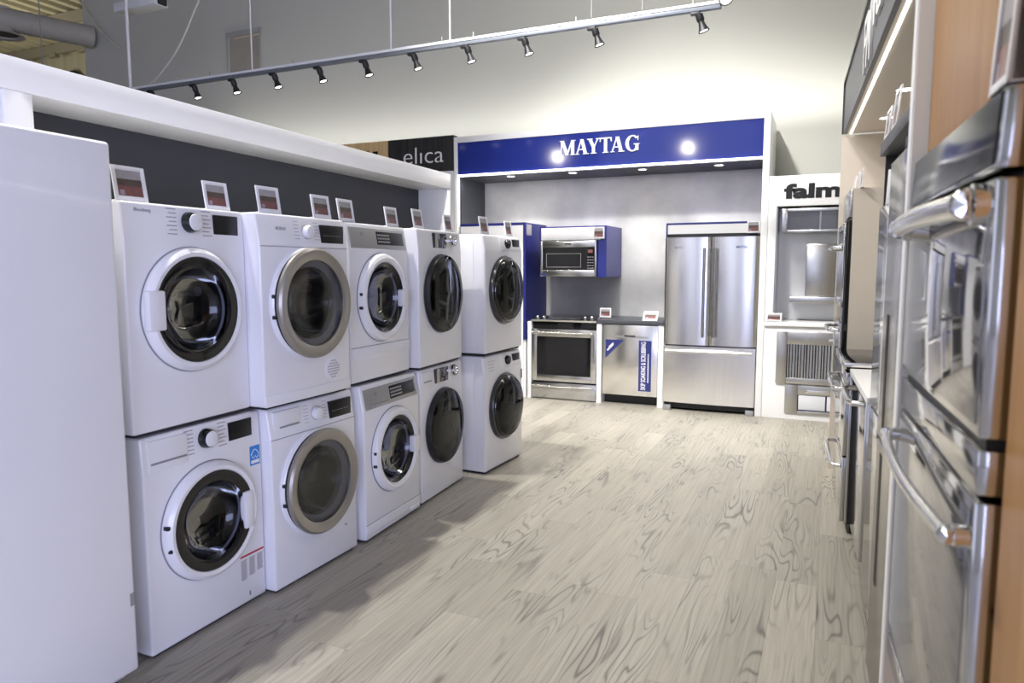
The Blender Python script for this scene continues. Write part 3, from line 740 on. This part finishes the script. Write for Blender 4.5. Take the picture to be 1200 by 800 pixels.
# refrigerator in the bay
t = thing('french_door_fridge', 'stainless french-door fridge with bottom freezer drawer in the blue bay', 'fridge', (-1.552, 7.33, 0))
W = .906
prt('body', MB().box(.006, W-.006, .07, .70, .05, 1.772), pm('fridge_side_grey', (.10, .10, .11, 1), .4, var=.03), t)
def bowdoor(x0, x1, z0, z1, bow, y1=.065, n=14):
    pts = [(x0, y1)]
    pts += [(x0, .004)]
    for i in range(n+1):
        s = i/n; pts.append((x0+.004+(x1-x0-.008)*s, -bow*(1-(2*s-1)**2)))
    pts += [(x1, .004), (x1, y1)]
    m = MB(); m.prism_z(pts, z0, z1, 0, 0)
    m.sm = [True]*len(m.f)
    return m
for s_, (x0, x1, hx) in enumerate(((0, W/2-.003, W/2-.055), (W/2+.003, W, W/2+.050))):
    d_ = prt('door', bowdoor(x0, x1, .685, 1.768, .020), stainf, t)
    prt('door_handle', MB().tube([(hx, 0, .80), (hx, -.05, .80)], .011).tube([(hx, 0, 1.63), (hx, -.05, 1.63)], .011).tube([(hx, -.055, .77), (hx, -.055, 1.66)], .014, 16), handled, d_)
    text('MAYTAG', 'lettering', d_, txtg if s_ == 0 else txtb, x0+(.10 if s_ == 0 else .24), x0+(.19 if s_ == 0 else .35), 1.655, 1.678, -.0165 if s_ == 0 else -.0185, .003, bold=.02)
dw = prt('freezer_drawer', bowdoor(0, W, .085, .672, .020), stainf, t)
prt('drawer_handle', MB().tube([(.06, -.002, .625), (.06, -.06, .625)], .011).tube([(W-.06, -.002, .625), (W-.06, -.06, .625)], .011).tube([(.03, -.063, .625), (W-.03, -.063, .625)], .015, 16), nickel, dw)
prt('toe_grille', MB().box(.01, W-.01, .06, .10, .02, .082), blackm, t)
for fx in (.0, W-.085): prt('foot', MB().box(fx+.003, fx+.082, -.005, .08, 0, .052, 0, .004), greyp, t)
t = thing('bridge_panel', 'white panel with blue edge bridging above the stainless fridge', 'panel', (-1.555, 7.37, 1.775))
prt('panel', MB().box(.015, .88, 0, .02, .03, .122), white2, t)
prt('edge_trim', MB().box(0, .88, -.003, .60, .122, .142).box(0, .015, -.003, .6, 0, .122), bluep, t)
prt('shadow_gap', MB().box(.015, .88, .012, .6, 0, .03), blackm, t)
card((-.765, 7.335, 1.80), 0, .12, .115, 0, 'price card at the top right corner of the stainless fridge', 'price cards in the blue bay')
card((-2.34, 7.66, .917), 0, .13, .105, 0, 'price card standing at the right of the range cooktop', 'price cards in the blue bay')
card((-1.80, 7.42, .9125), 0, .155, .095, -50, 'price card lying back on the slate counter above the dishwasher', 'price cards in the blue bay')

# ---- dark and oak sign panels left of the bay
t = thing('wall_sign', 'black wood-grain sign with white letters left of the blue sign', 'sign', (-4.90, 7.37, 2.585))
sp = prt('sign_panel', MB().box(0, .886, 0, .10, 0, .395), blackw, t)
text('elıca', 'lettering', sp, txtw, .215, .755, .100, .285, -.0005, .006, bold=-.012)
t = thing('wall_sign', 'light oak sign panel, mostly hidden behind the white wall frame', 'sign', (-5.72, 7.37, 2.585))
sp = prt('sign_panel', MB().box(0, .812, 0, .10, 0, .395), oakl, t)
prt('lettering', MB().box(.51, .545, -.006, 0, .16, .29).box(.60, .67, -.006, 0, .13, .28), txtk, sp)
t = thing('display_cabinet', 'white cabinet bay below the black wood-grain sign', 'display bay', (-5.72, 7.38, 0))
prt('side_panel', MB().box(1.66, 1.70, 0, .65, 0, 2.58), white2, t)
prt('soffit', MB().box(0, 1.66, 0, .65, 2.53, 2.582), white2, t)
prt('back_panel', MB().box(0, 1.66, .62, .65, 0, 2.53), white2, t)

# ---------------------------------------------------------------- hood display right of the bay
t = thing('hood_display', 'white display cabinet with black letters showing range hoods, right of the blue bay', 'display cabinet', (-.574, 7.33, 0))
HW = 1.35
prt('base', MB().box(0, HW, 0, .45, 0, .905, 0, .003), white2, t)
prt('shelf', MB().box(.0, HW, -.03, .45, .906, .945, 0, .003), white2, t)
prt('jamb', MB().box(0, .075, 0, .45, .946, 2.33, 0, .003), white2, t)
hd = prt('header', MB().box(.075, HW, 0, .45, 2.045, 2.33, 0, .003), white2, t)
prt('lettering', MB(), txtk, hd) if False else text('falmec', 'lettering', hd, txtk, .135, .905, 2.112, 2.252, -.0004, .006, bold=.045)
prt('back_panel', MB().box(.075, HW, .40, .45, .946, 2.045), steel('satin_panel', (.72, .72, .71, 1), .4), t)
prt('lining', MB().box(.075, .085, .02, .40, .946, 2.044), stainless, t)
t = thing('ceiling_hood', 'long stainless ceiling hood hung at the top of the hood display', 'range hood', (-.45, 7.36, 1.80))
prt('frame', MB().frame(0, 1.15, 0, .22, (.05, .05, .02, .025), 0, .33, 0, .002), stainh, t)
prt('glass_panel', MB().box(.05, 1.10, .06, .30, .02, .195), mirrorglass, t)
prt('divider', MB().box(.33, .345, .05, .06, .02, .195), stainless, t)
t = thing('chimney_hood', 'stainless chimney hood on the back of the hood display', 'range hood', (-.36, 7.42, 1.13))
prt('canopy', MB().box(0, .85, 0, .30, 0, .055, 0, .003), stainh, t)
prt('chimney', MB().box(.135, .42, .03, .30, .056, .56, 0, .01), stainless, t)
prt('control_strip', MB().box(.42, .55, -.002, .004, .012, .042), black, t)
t = thing('insert_hood', 'stainless insert hood with vertical baffle filters, upper of the two in the white base', 'range hood', (-.455, 7.322, .355))
prt('frame', MB().frame(0, .92, 0, .50, (.095, .06, .055, .12), -.02, .006, 0, .003), hoodst, t)
bf = MB()
for k in range(30):
    x_ = .098+k*.0255
    bf.cyl((x_+.010, -.006, .055), (x_+.010, -.006, .38), .0085+.002*(k % 3), n=10, m=0)
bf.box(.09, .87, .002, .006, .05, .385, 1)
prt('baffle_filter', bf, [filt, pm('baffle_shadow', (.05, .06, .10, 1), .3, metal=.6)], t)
prt('control_strip', MB().box(.46, .75, -.024, -.018, .415, .44, 0, .002), nickel, t)
prt('logo_plate', MB().box(.25, .30, -.022, -.018, .42, .435), nickel, t)
t = thing('insert_hood', 'low stainless insert hood with two pale filter panels at the bottom of the white base', 'range hood', (-.365, 7.322, .065))
prt('frame', MB().frame(0, .86, 0, .275, (.115, .06, .03, .09), -.012, .006, 0, .003), hoodst, t)
for k in range(2):
    f_ = prt('filter_panel', MB().box(.125+k*.252, .362+k*.252, -.006, .004, .04, .18, 0, .002), pm('pale_filter%d' % k, (.62, .63, .68, 1), .35, var=.03), t)
prt('filter_surround', MB().box(.112, .80, -.001, .0055, .028, .19), navy, t)
prt('control_strip', MB().box(.19, .60, -.015, -.011, .205, .232, 0, .002), nickel, t)
card((-.560, 7.302, .9455), 0, .145, .085, 0, 'price card at the left end of the white shelf under the chimney hood', 'price cards')

# ---------------------------------------------------------------- right-hand run of tall units
def rthing(name, label, cat, u_far, w, z=0, group=None): return thing(name, label, cat, row(u_far, w, z), RZR, group)
# overhead fascia with soffit
t = rthing('overhead_canopy', 'long grey overhead fascia with light strip above the right-hand appliances', 'canopy', 5.62, .305)
LF = 6.6; SZ = 2.395
fa = prt('fascia', MB().box(.0, LF, 0, .022, SZ, 2.735), greyfascia, t)
prt('fascia_trim', MB().box(-.012, LF, -.012, .03, 2.735, 2.76).box(-.02, .0, -.012, .03, SZ, 2.735), stainb, t)
prt('soffit', MB().box(0, LF, .022, .75, SZ, SZ+.03), beige, t)
prt('led_strip', MB().box(.01, LF, .040, .052, SZ-.004, SZ), led, t)
text('FM', 'lettering', fa, txtw, 1.58, 1.90, 2.41, 2.67, -.0005, .012, bold=.01)
text('fulgor', 'lettering', fa, txtw, 1.98, 3.10, 2.47, 2.66, -.0005, .012, bold=.02)
for u_ in (4.34, 5.10): downlight(5.62-u_, .215, SZ-.001, t)
t = rthing('end_panel', 'beige end panel closing the far end of the right-hand run', 'panel', 5.64, .30)
prt('panel', MB().box(0, .03, 0, .62, 0, SZ-.012), beige, t); prt('edge_band', MB().box(.0, .03, -.003, 0, 0, SZ-.012), beige, t)

# far tall oven cabinet
t = rthing('tall_oven_cabinet', 'tall beige oven cabinet at the far end of the right-hand run', 'cabinet', 5.60, .345)
prt('body', MB().box(0, .62, .0, .62, 0, 1.955), beige, t)
prt('top_panel', MB().box(.02, .60, -.02, 0, 1.78, 1.953, 0, .003), stainless, t)
t = rthing('wall_oven', 'far black glass double wall oven with chrome handles in the beige cabinet', 'oven', 5.58, .343, .55)
ov = prt('body', MB().box(0, .585, -.03, -.001, 0, 1.21, 0, .003), black, t)
for z0, z1, hz in ((.04, .56, .53), (.66, 1.19, 1.06)):
    d_ = prt('door', MB().frame(.0, .585, z0, z1, .03, -.045, -.031, 0, .003), stainm, t)
    prt('door_glass', MB().box(.03, .555, -.042, -.032, z0+.03, z1-.03), black, d_)
    prt('door_handle', MB().tube([(.05, -.045, hz-.02), (.06, -.09, hz-.02), (.12, -.105, hz-.02), (.46, -.105, hz-.02), (.52, -.09, hz-.02), (.53, -.045, hz-.02)], .012, 12), chrome, d_)
for k in range(3):
    p = row(5.50-k*.22, .37+.004*k, 1.9555)
    card(p, RZR, .13, .12, -5, ('farthest', 'middle', 'nearest')[k]+' of the price cards standing on the beige oven cabinet', 'price cards on the beige oven cabinet')

# range with side rail
t = rthing('range', 'stainless range with black side panels between beige cabinet and white counter', 'range', 4.965, .315)
W = .76
prt('body', MB().box(0, W, .016, .62, .06, .915, 0, .003), blackm, t)
prt('side_trim', MB().box(.0, W, .0, .0155, .06, .905, 0, .002), stainm, t)
prt('cooktop', MB().box(0, W, -.02, .62, .916, .950, 0, .003), black, t)
prt('cooktop_trim', MB().box(-.002, W+.004, -.034, -.02, .915, .955, 0, .004).box(W, W+.008, -.034, .62, .930, .955, 0, .003), nickel, t)
dd = prt('oven_door', MB().box(.01, W-.01, -.022, 0, .44, .80, 0, .003), stainm, t)
prt('control_panel', MB().box(.004, W-.004, -.02, 0, .81, .90, 0, .003), stainm, t)
prt('door_handle', MB().tube([(.06, -.022, .80), (.07, -.060, .80), (.14, -.078, .80), (.62, -.078, .80), (.69, -.060, .80), (.70, -.022, .80)], .012, 12), chrome, dd)
dw = prt('drawer', MB().box(.01, W-.01, -.022, 0, .07, .43, 0, .003), stainm, t)
prt('drawer_handle', MB().tube([(.06, -.022, .37), (.07, -.058, .37), (.14, -.072, .37), (.62, -.072, .37), (.69, -.058, .37), (.70, -.022, .37)], .011, 12), chrome, dw)
prt('foot', MB().box(.03, W-.03, .03, .58, 0, .06), blackm, t)
# dishwasher under white counter
t = rthing('dishwasher', 'stainless dishwasher under the white counter of the right-hand run', 'dishwasher', 4.19, .338)
prt('body', MB().box(.0, .60, .022, .58, .08, .878), blackm, t)
dd = prt('door', MB().box(0, .60, 0, .022, .09, .878, 0, .004), stainm, t)
prt('door_handle', MB().tube([(.05, 0, .83), (.06, -.045, .83), (.12, -.062, .83), (.48, -.062, .83), (.54, -.045, .83), (.55, 0, .83)], .014, 12), nickel, dd)
prt('toe_kick', MB().box(0, .60, .05, .09, 0, .09), blackm, t)
ctp = rthing('countertop', 'white counter slab over the dishwasher of the right-hand run', 'countertop', 4.19, .312)
prt('slab', MB().box(0, .92, 0, .62, .893, .925, 0, .003), white2, ctp); prt('underside', MB().box(.01, .91, .03, .60, .882, .893), whitep, ctp)
t = rthing('base_cabinet', 'narrow white base cabinet beside the dishwasher of the right-hand run', 'cabinet', 3.588, .345)
prt('body', MB().box(0, .312, .02, .56, .08, .879), white2, t); prt('door', MB().box(.004, .308, 0, .02, .09, .876, 0, .003), stainm, t)
prt('plinth', MB().box(0, .312, .05, .55, 0, .08), blackm, t)

# second tall unit + stainless fridge column
def column(label, u_far, wf, width, h, mat, split, hx):
    t = rthing('fridge_column', label, 'fridge', u_far, wf)
    prt('body', MB().box(.004, width-.004, .05, .60, .05, h), stainb, t)
    d_ = prt('door', MB().box(0, width, 0, .048, split+.006, h, 0, .006, 3), mat, t)
    prt('recess_handle', MB().box(hx, hx+.05, -.0015, .02, split+.05, split+.42, 0, .004), blackm, d_)
    w_ = prt('freezer_drawer', MB().box(0, width, 0, .048, .09, split-.006, 0, .006, 3), mat, t)
    prt('recess_handle', MB().box(hx, hx+.05, -.0015, .02, split-.47, split-.03, 0, .004), blackm, w_)
    prt('toe_grille', MB().box(.01, width-.01, .02, .06, 0, .088), blackm, t)
    return t
column('slim polished stainless fridge column, second from the double oven', 3.262, .322, .585, 1.70, stainm, .90, .42)
fc = column('tall bronze-toned stainless fridge column next to the white gable', 2.66, .290, .60, 1.80, stainb, .895, .10)
prt('hinge_cover', MB().box(.30, .38, .0, .08, 1.801, 1.83, 0, .004), blackm, fc)
card(row(3.20, .335, 1.7005), RZR+R(38), .16, .145, -3, 'white price card standing on the slim polished fridge column', 'price cards')
# shelf above
t = rthing('shelf', 'dark grey shelf carrying two price cards above the fridge column', 'shelf', 3.27, .315, 1.905)
prt('board', MB().box(0, 1.22, 0, .60, 0, .05, 0, .002), greyshelf, t)
prt('bracket', MB().box(0, .02, .02, .60, -.20, 0), greyshelf, t); prt('bracket', MB().box(1.19, 1.21, .30, .60, -.1, 0), greyshelf, t)
card(row(3.25, .322, 1.956), RZR, .13, .12, -5, 'far price card on the dark grey shelf, the smaller looking one', 'price cards')
card(row(3.06, .325, 1.956), RZR, .145, .15, -5, 'near price card on the dark grey shelf, the larger looking one', 'price cards')
# white gable
t = rthing('gable_panel', 'white gable panel between oak oven cabinet and fridge column', 'panel', 2.035, .258)
prt('panel', MB().box(0, .055, 0, .70, 0, SZ-.012, 0, .002), white2, t); prt('edge_band', MB().box(.004, .051, -.002, 0, 0, SZ-.012), whitep, t)

# oak cabinet and near double oven
t = rthing('oak_oven_cabinet', 'oak oven cabinet at the right edge of the picture', 'cabinet', 1.978, .292)
OW = 1.30
prt('frame', MB().box(0, OW, 0, .62, 1.728, SZ-.012, 0, .002).box(.80, OW, 0, .62, 0, 1.728, 0, .002).box(0, .80, 0, .62, 0, .47, 0, .002).box(0, .012, .0, .62, .47, 1.728), oak, t)
prt('niche_back', MB().box(.012, .80, .55, .6, .47, 1.728), blackm, t)
t = rthing('double_oven', 'near double wall oven with mirror-like glass doors and chrome bow handles', 'oven', 1.965, .262)
W = .770
prt('body', MB().box(.014, W-.014, .051, .54, .50, 1.705), blackm, t)
cp = prt('control_panel', MB().prism_x([(.0, 1.600), (.006, 1.712), (.05, 1.716), (.05, 1.600)], 0, W, 0, .004), stainm, t)
prt('touch_glass', MB().prism_x([(-.003, 1.606), (.0025, 1.708), (.02, 1.708), (.02, 1.606)], .012, W-.012, 0, .002), pm('panel_glass', (.03, .032, .04, 1), .16, spec=.25), cp)
prt('panel_line', MB().box(.02, W-.06, -.0042, .002, 1.648, 1.6495), nickel, cp) if False else None
d1 = prt('upper_door', MB().box(0, W, 0, .05, 1.212, 1.588, 0, .006), stainm, t)
prt('door_glass', MB().box(.02, W-.018, -.003, .01, 1.23, 1.575, 0, .002), mirrorglass, d1)
def bow(hz, r, name, par, far=.05, near=W-.10, out=.085):
    m = MB()
    pts = []
    for i in range(25):
        s = i/24; x_ = far+(near-far)*s
        pts.append((x_, -out+.020*(2*s-1)**2, hz))
    h = prt(name, m.tube(pts, r, 16), nickel, par)
    for x_ in (far, near):
        prt('handle_post', MB().lathe([(r*1.5, -.005), (r*1.5, .02), (r*1.05, .024), (r*1.05, out-.018)], (x_, 0, hz), (0, -1, 0), 24), chrome, h)
    for x_ in (far, near):
        prt('handle_cap', MB().lathe([(0, .014), (r*1.0, .012), (r*1.2, .006), (r*1.2, -.010), (0, -.010)], (x_, -out+.020, hz), (1 if x_ == near else -1, 0, 0), 24), chrome, h)
bow(1.553, .020, 'door_handle', d1, .035, W-.040, .046)
prt('vent_band', MB().box(0, W, .0, .05, 1.128, 1.196, 0, .004), stainm, t)
prt('vent_gap', MB().box(.01, W-.01, .012, .05, 1.196, 1.212), blackm, t)
d2 = prt('lower_door', MB().box(0, W, 0, .05, .55, 1.118, 0, .006), stainm, t)
prt('door_glass', MB().box(.025, W-.022, -.003, .01, .58, 1.10, 0, .002), mirrorglass, d2)
bow(1.058, .0115, 'door_handle', d2, .03, W-.022, .050)
prt('lower_trim', MB().box(0, W, .0, .05, .485, .54, 0, .004), stainm, t)
card(row(1.30, .268, 1.7165), RZR, .10, .15, -3, 'large price card at the top right, standing on the near double oven', 'price cards')

# ---------------------------------------------------------------- overhead things
TY, TZ = 5.5, 3.34
tr = thing('lighting_track', 'long grey lighting track hanging across the showroom', 'lighting track', (0, TY, TZ))
prt('rail', MB().box(-7.0, -.80, -.022, .022, -.022, .008, 0, .003), tracky, tr)
prt('rail_cover', MB().box(-7.0, -.80, -.028, .028, .008, .030, 0, .002), pm('rail_light', (.80, .81, .84, 1), .35), tr)
def spot(x, label, aim=(.35, .15, -.92), lit=True, e=1.0, z=0):
    s = thing('spotlight', label, 'spotlight', (x, TY, TZ-.023+z), 0, 'spotlights on the lighting track')
    aim = Vector(aim).normalized()
    prt('adapter', MB().box(-.035, .03, -.018, .018, -.022, 0, 0, .003), blackm, s)
    a0 = Vector((.01, 0, -.022)); pv = Vector((.035, 0, -.055))
    prt('arm', MB().cyl(a0, pv, .010, n=12), blackm, s)
    hd_ = prt('head', MB().lathe([(0, -.036), (.027, -.036), (.028, .006), (.021, .016), (.023, .034), (.032, .066), (.042, .088), (.040, .090), (.035, .085), (.0, .07)], pv, aim, 28), blackm, s)
    prt('lens', MB().lathe([(.034, .083), (0, .083)], pv, aim, 24), lens, hd_)
    fins = MB()
    return s
xs = []
# image x of each head turned into positions along the track (measured off the photograph)
XS = [-6.60, -5.99, -5.47, -4.95, -4.42, -3.91, -3.40, -2.88, -2.36, -1.77, -.98]
names_ = ['leftmost spotlight on the track, half hidden by the white frame', 'second spotlight from the left end of the track', 'third spotlight from the left, beside the recessed wall panel',
          'fourth spotlight from the left end of the track', 'fifth spotlight from the left end of the track', 'sixth spotlight, left of the track middle',
          'seventh spotlight, near the middle of the track', 'eighth spotlight, above the left half of the blue sign', 'ninth spotlight, just left of the white letters of the blue sign',
          'tenth spotlight, above the white letters of the blue sign', 'black spotlight hanging below the right end of the track']
def lamp(kind, name, loc, energy, col=(1, 1, 1), size=.1, aim=None, angle=100, blend=.6, sy=None):
    l = bpy.data.lights.new(name, kind); l.energy = energy; l.color = col
    if kind == 'SPOT': l.spot_size = R(angle); l.spot_blend = blend; l.shadow_soft_size = size
    elif kind == 'AREA':
        l.shape = 'RECTANGLE'; l.size = size; l.size_y = sy or size
    else: l.shadow_soft_size = size
    o = bpy.data.objects.new(name, l); C.objects.link(o); o.location = loc
    if aim is not None: o.rotation_euler = Vector(aim).to_track_quat('-Z', 'Y').to_euler()
    return o
WARM = (1, .93, .84)
for x, nm in zip(XS, names_):
    aim = (.30, .10, -.95)
    s_ = spot(x, nm, aim)
    l = lamp('SPOT', 'spot_lamp', Vector((.035, 0, -.055))+Vector(aim).normalized()*.115, 42, (1, .96, .9), .05, (.0, .22, -1), 108, .7)
    l.parent = s_
# last head sits on top of the rail end and looks back into the room
s_ = thing('spotlight', 'big bright spotlight at the very right end of the track, lens facing the room', 'spotlight', (-.772, TY-.03, TZ+.005), 0, 'spotlights on the lighting track')
pv = Vector((-.03, -.02, .06)); aim = Vector((.55, -.62, -.55)).normalized()
prt('adapter', MB().box(-.024, .0, -.0, .03, -.01, .05, 0, .003), blackm, s_)
hd_ = prt('head', MB().lathe([(0, -.05), (.032, -.05), (.034, .01), (.048, .075), (.056, .10), (.054, .102), (.048, .095), (0, .07)], pv, aim, 28), blackm, s_)
prt('lens', MB().lathe([(.048, .095), (0, .095)], pv, aim, 24), lens, hd_)
for x, h_ in ((-6.89, 1), (-5.20, 1), (-3.61, 1), (-3.02, 1), (-1.775, 1), (-1.375, 1)):
    thick = {-6.89: .016, -3.61: .008, -3.02: .008, -5.2: .007}.get(x, .0035)
    prt('suspension_rod', MB().cyl((x, 0, .03), (x, 0, 3.86), thick, n=10), rod if thick > .005 else wirew, tr)
cl = MB()
for x in (-6.2, -5.75, -4.7, -3.1, -2.8, -1.9, -1.0): cl.cyl((x, 0, .03), (x, 0, .075), .006, n=8)
prt('rail_clip', cl, wirew, tr)
cable = [(-6.60, 5.5, 3.386), (-6.5, 5.5, 3.43), (-6.27, 5.5, 3.6), (-6.09, 5.5, 3.79), (-5.93, 5.5, 4.02), (-5.83, 5.5, 4.2), (-5.75, 5.5, 4.8), (-5.75, 5.5, 7.19)]
def smooth(pts, n=6):
    pts = [Vector(p) for p in pts]; out = []
    for i in range(len(pts)-1):
        p0 = pts[max(i-1, 0)]; p1 = pts[i]; p2 = pts[i+1]; p3 = pts[min(i+2, len(pts)-1)]
        for k in range(n):
            t_ = k/n
            out.append(.5*((2*p1)+(-p0+p2)*t_+(2*p0-5*p1+4*p2-p3)*t_*t_+(-p0+3*p1-3*p2+p3)*t_**3))
    return out+[pts[-1]]
tag(MB().tube(smooth(cable), .011, 10).build('power_cable', cream), 'cream power cable curving up from the left end of the lighting track', 'cable')
tag(MB().tube([(-11.32, 8.0, 7.19), (-11.30, 8.0, 5.9), (-11.0, 8.0, 5.62), (-10.62, 8.0, 5.15), (-10.35, 8.10, 4.9)], .014, 8).build('wall_cable', cream), 'thin cable slanting down to the wall beyond the duct end', 'cable')
tag(MB().cyl((-10.55, 7.0, 7.19), (-10.55, 7.0, 4.1), .008, n=8).build('hanging_wire', wirew), 'thin wire hanging in front of the round duct', 'wire')
# duct
t = thing('air_duct', 'round grey air duct under the roof at the top left', 'air duct', (-10.9, 8.14, 5.14), R(-21))
prt('tube', MB().lathe([(0, 0), (.165, 0), (.165, 13.2), (0, 13.2)], (0, -13.27, 0), (0, 1, 0), 40), ductm, t)
for y_ in (-6.5, -4.6, -2.9, -.9): prt('joint_band', MB().lathe([(.165, -.02), (.172, -.02), (.172, .02), (.165, .02)], (0, y_, 0), (0, 1, 0), 40), ductm, t)
prt('strap', MB().cyl((0, -1.4, .16), (0, -1.4, 2.05), .006, n=8), wirew, t)
prt('strap', MB().cyl((0, -3.9, .16), (0, -3.9, 2.05), .006, n=8), wirew, t)
df = prt('diffuser', MB().lathe([(.10, .17), (.14, -.19), (.26, -.23), (.27, -.245), (.20, -.235), (.19, -.20)], (0, -1.25, 0), (0, 0, 1), 40), ductm, t)
prt('diffuser_slot', MB().lathe([(.20, -.21), (.15, -.215), (.0, -.215)], (0, -1.25, 0), (0, 0, 1), 40), blackm, df)
# framed opening in the wall and a ceiling lamp behind it
t = thing('wall_panel', 'framed brownish access panel high on the grey wall, behind the track', 'wall panel', (-8.16, 8.15, 4.26))
prt('frame', MB().frame(0, .66, 0, .60, (.05, .05, .03, .07), -.02, 0, 0, .004), pm('panel_frame_grey', (.46, .46, .42, 1), .6, var=.03), t)
prt('panel', MB().box(.04, .61, -.012, 0, .03, .53), pm('panel_brown', (.40, .37, .31, 1), .6, var=.15, scale=4), t)
prt('ledge', MB().box(.16, .62, -.04, -.013, .495, .515, 0, .003), pm('ledge_tan', (.52, .46, .36, 1), .5), t)
t = thing('hanging_lamp', 'white tube lamp housing hanging at the top edge of the picture', 'lamp', (-7.14, 5.9, 4.33))
prt('housing', MB().box(-.35, .30, -.09, .09, 0, .10, 0, .012), rod, t); prt('socket', MB().box(.301, .335, -.05, .05, .01, .08, 0, .004), blackm, t)
prt('hanger', MB().cyl((-.2, 0, .1), (-.2, 0, 2.72), .005, n=8).cyl((.2, 0, .1), (.2, 0, 2.72), .005, n=8), wirew, t)
t = thing('pipe_valve', 'small dark pipe fitting against the cream wall under the duct', 'pipe fitting', (-18.2, 12.9, 6.2))
prt('body', MB().tube(smooth([(-.7, 0, 0), (-.3, 0, .25), (0, 0, .3), (.25, 0, .1), (.4, 0, .02)]), .09, 10), blackm, t); prt('wall_mount', MB().box(-.04, .04, .08, .0999, .2, .36, 0, .01), blackm, t)

# ---------------------------------------------------------------- lights
# bay downlights
for x, yy in ((-3.36, 7.52), (-2.62, 7.52), (-1.86, 7.56), (-1.08, 7.58)):
    lamp('SPOT', 'bay_lamp', (x, yy, 2.485), 46, (1, .95, .9), .04, (0, -.12, -1), 130, .8)
lamp('AREA', 'bay_led', (-2.3, YF-.02, 2.50), 18, (1, .95, .9), 3.2, (0, .25, -1), sy=.03)
# canopy downlights and strip on the right
for u_ in (1.3, 2.1, 2.9, 3.6, 4.34, 5.10):
    p = Vector(row(u_, .52, SZ-.02)); lamp('SPOT', 'canopy_lamp', p, 5, (1, .9, .78), .04, (-.1, 0, -1), 130, .8)
p = Vector(row(2.8, .34, SZ-.012)); a_ = lamp('AREA', 'canopy_led', p, 7, (1, .93, .84), .03, (0, 0, -1), sy=5.2); a_.rotation_euler = (0, 0, AR)
# hood display lamps
lamp('SPOT', 'hood_lamp', (-.1, 7.55, 2.0), 10, (1, .95, .9), .05, (0, .1, -1), 140, .8)
# added soft fill above the aisle, out of view
for x, y, e in ((-1.6, 6.4, 40),):
    lamp('AREA', 'aisle_fill', (x, y, 6.2), e, (1, .98, .95), 1.2, (0, 0, -1), sy=1.2)
# spots of the next track, parallel to the first and above the picture
for x, y, e, an in ((-2.62, .5, 60, 165), (-5.30, .5, 60, 165)):
    lamp('SPOT', 'second_track_lamp', (x, y, 3.77), e, (1, .96, .9), .035, (.3, .35, -.9), an, .7)
# high ceiling lamps above the white wall frame
for x, y, e in ((-3.08, 2.2, 640), (-3.14, 3.9, 640)):
    lamp('SPOT', 'ceiling_spot_lamp', (x, y, 5.6), e, (1, .97, .92), .06, (.32, .0, -.95), 92, .6)
lamp('SPOT', 'bay_front_fill', (-2.0, 2.4, 5.9), 2100, (1, .98, .96), .2, (.45, 5.0, -4.3), 52, .9)  # added fill out of view, brightens the fronts in the bay
# added upward fill above the display bays, brightens the lower wall
lamp('AREA', 'wall_fill', (-3.6, 7.80, 3.05), 31, (1, .98, .95), 9.5, (0, .45, 1), sy=.2)
# daylight from the shop front behind the camera
lamp('AREA', 'shopfront_daylight', (3.6, -5.5, 1.9), 640, (.55, .60, 1), 7, (-.6, .8, .0), sy=3)
# added fill at the far left, brightens the roof deck and cream wall
lamp('AREA', 'back_room_fill', (-17.5, 8.0, 4.3), 230, (1, .96, .86), 3, (.1, .3, 1))
wd = bpy.data.worlds.new('world'); bpy.context.scene.world = wd; wd.use_nodes = True
nt = wd.node_tree; bg = nt.nodes['Background']; bg.inputs[0].default_value = (.76, .80, 1, 1); bg.inputs[1].default_value = 1.35

sc = bpy.context.scene
sc.view_settings.view_transform = 'Standard'; sc.view_settings.look = 'None'
sc.view_settings.exposure = 0; sc.view_settings.gamma = 1; sc.view_settings.use_curve_mapping = False
sc.cycles.use_denoising = True
sc.cycles.max_bounces = 8; sc.cycles.diffuse_bounces = 4; sc.cycles.glossy_bounces = 4; sc.cycles.transparent_max_bounces = 12
sc.cycles.sample_clamp_indirect = 8; sc.cycles.caustics_reflective = False; sc.cycles.caustics_refractive = False
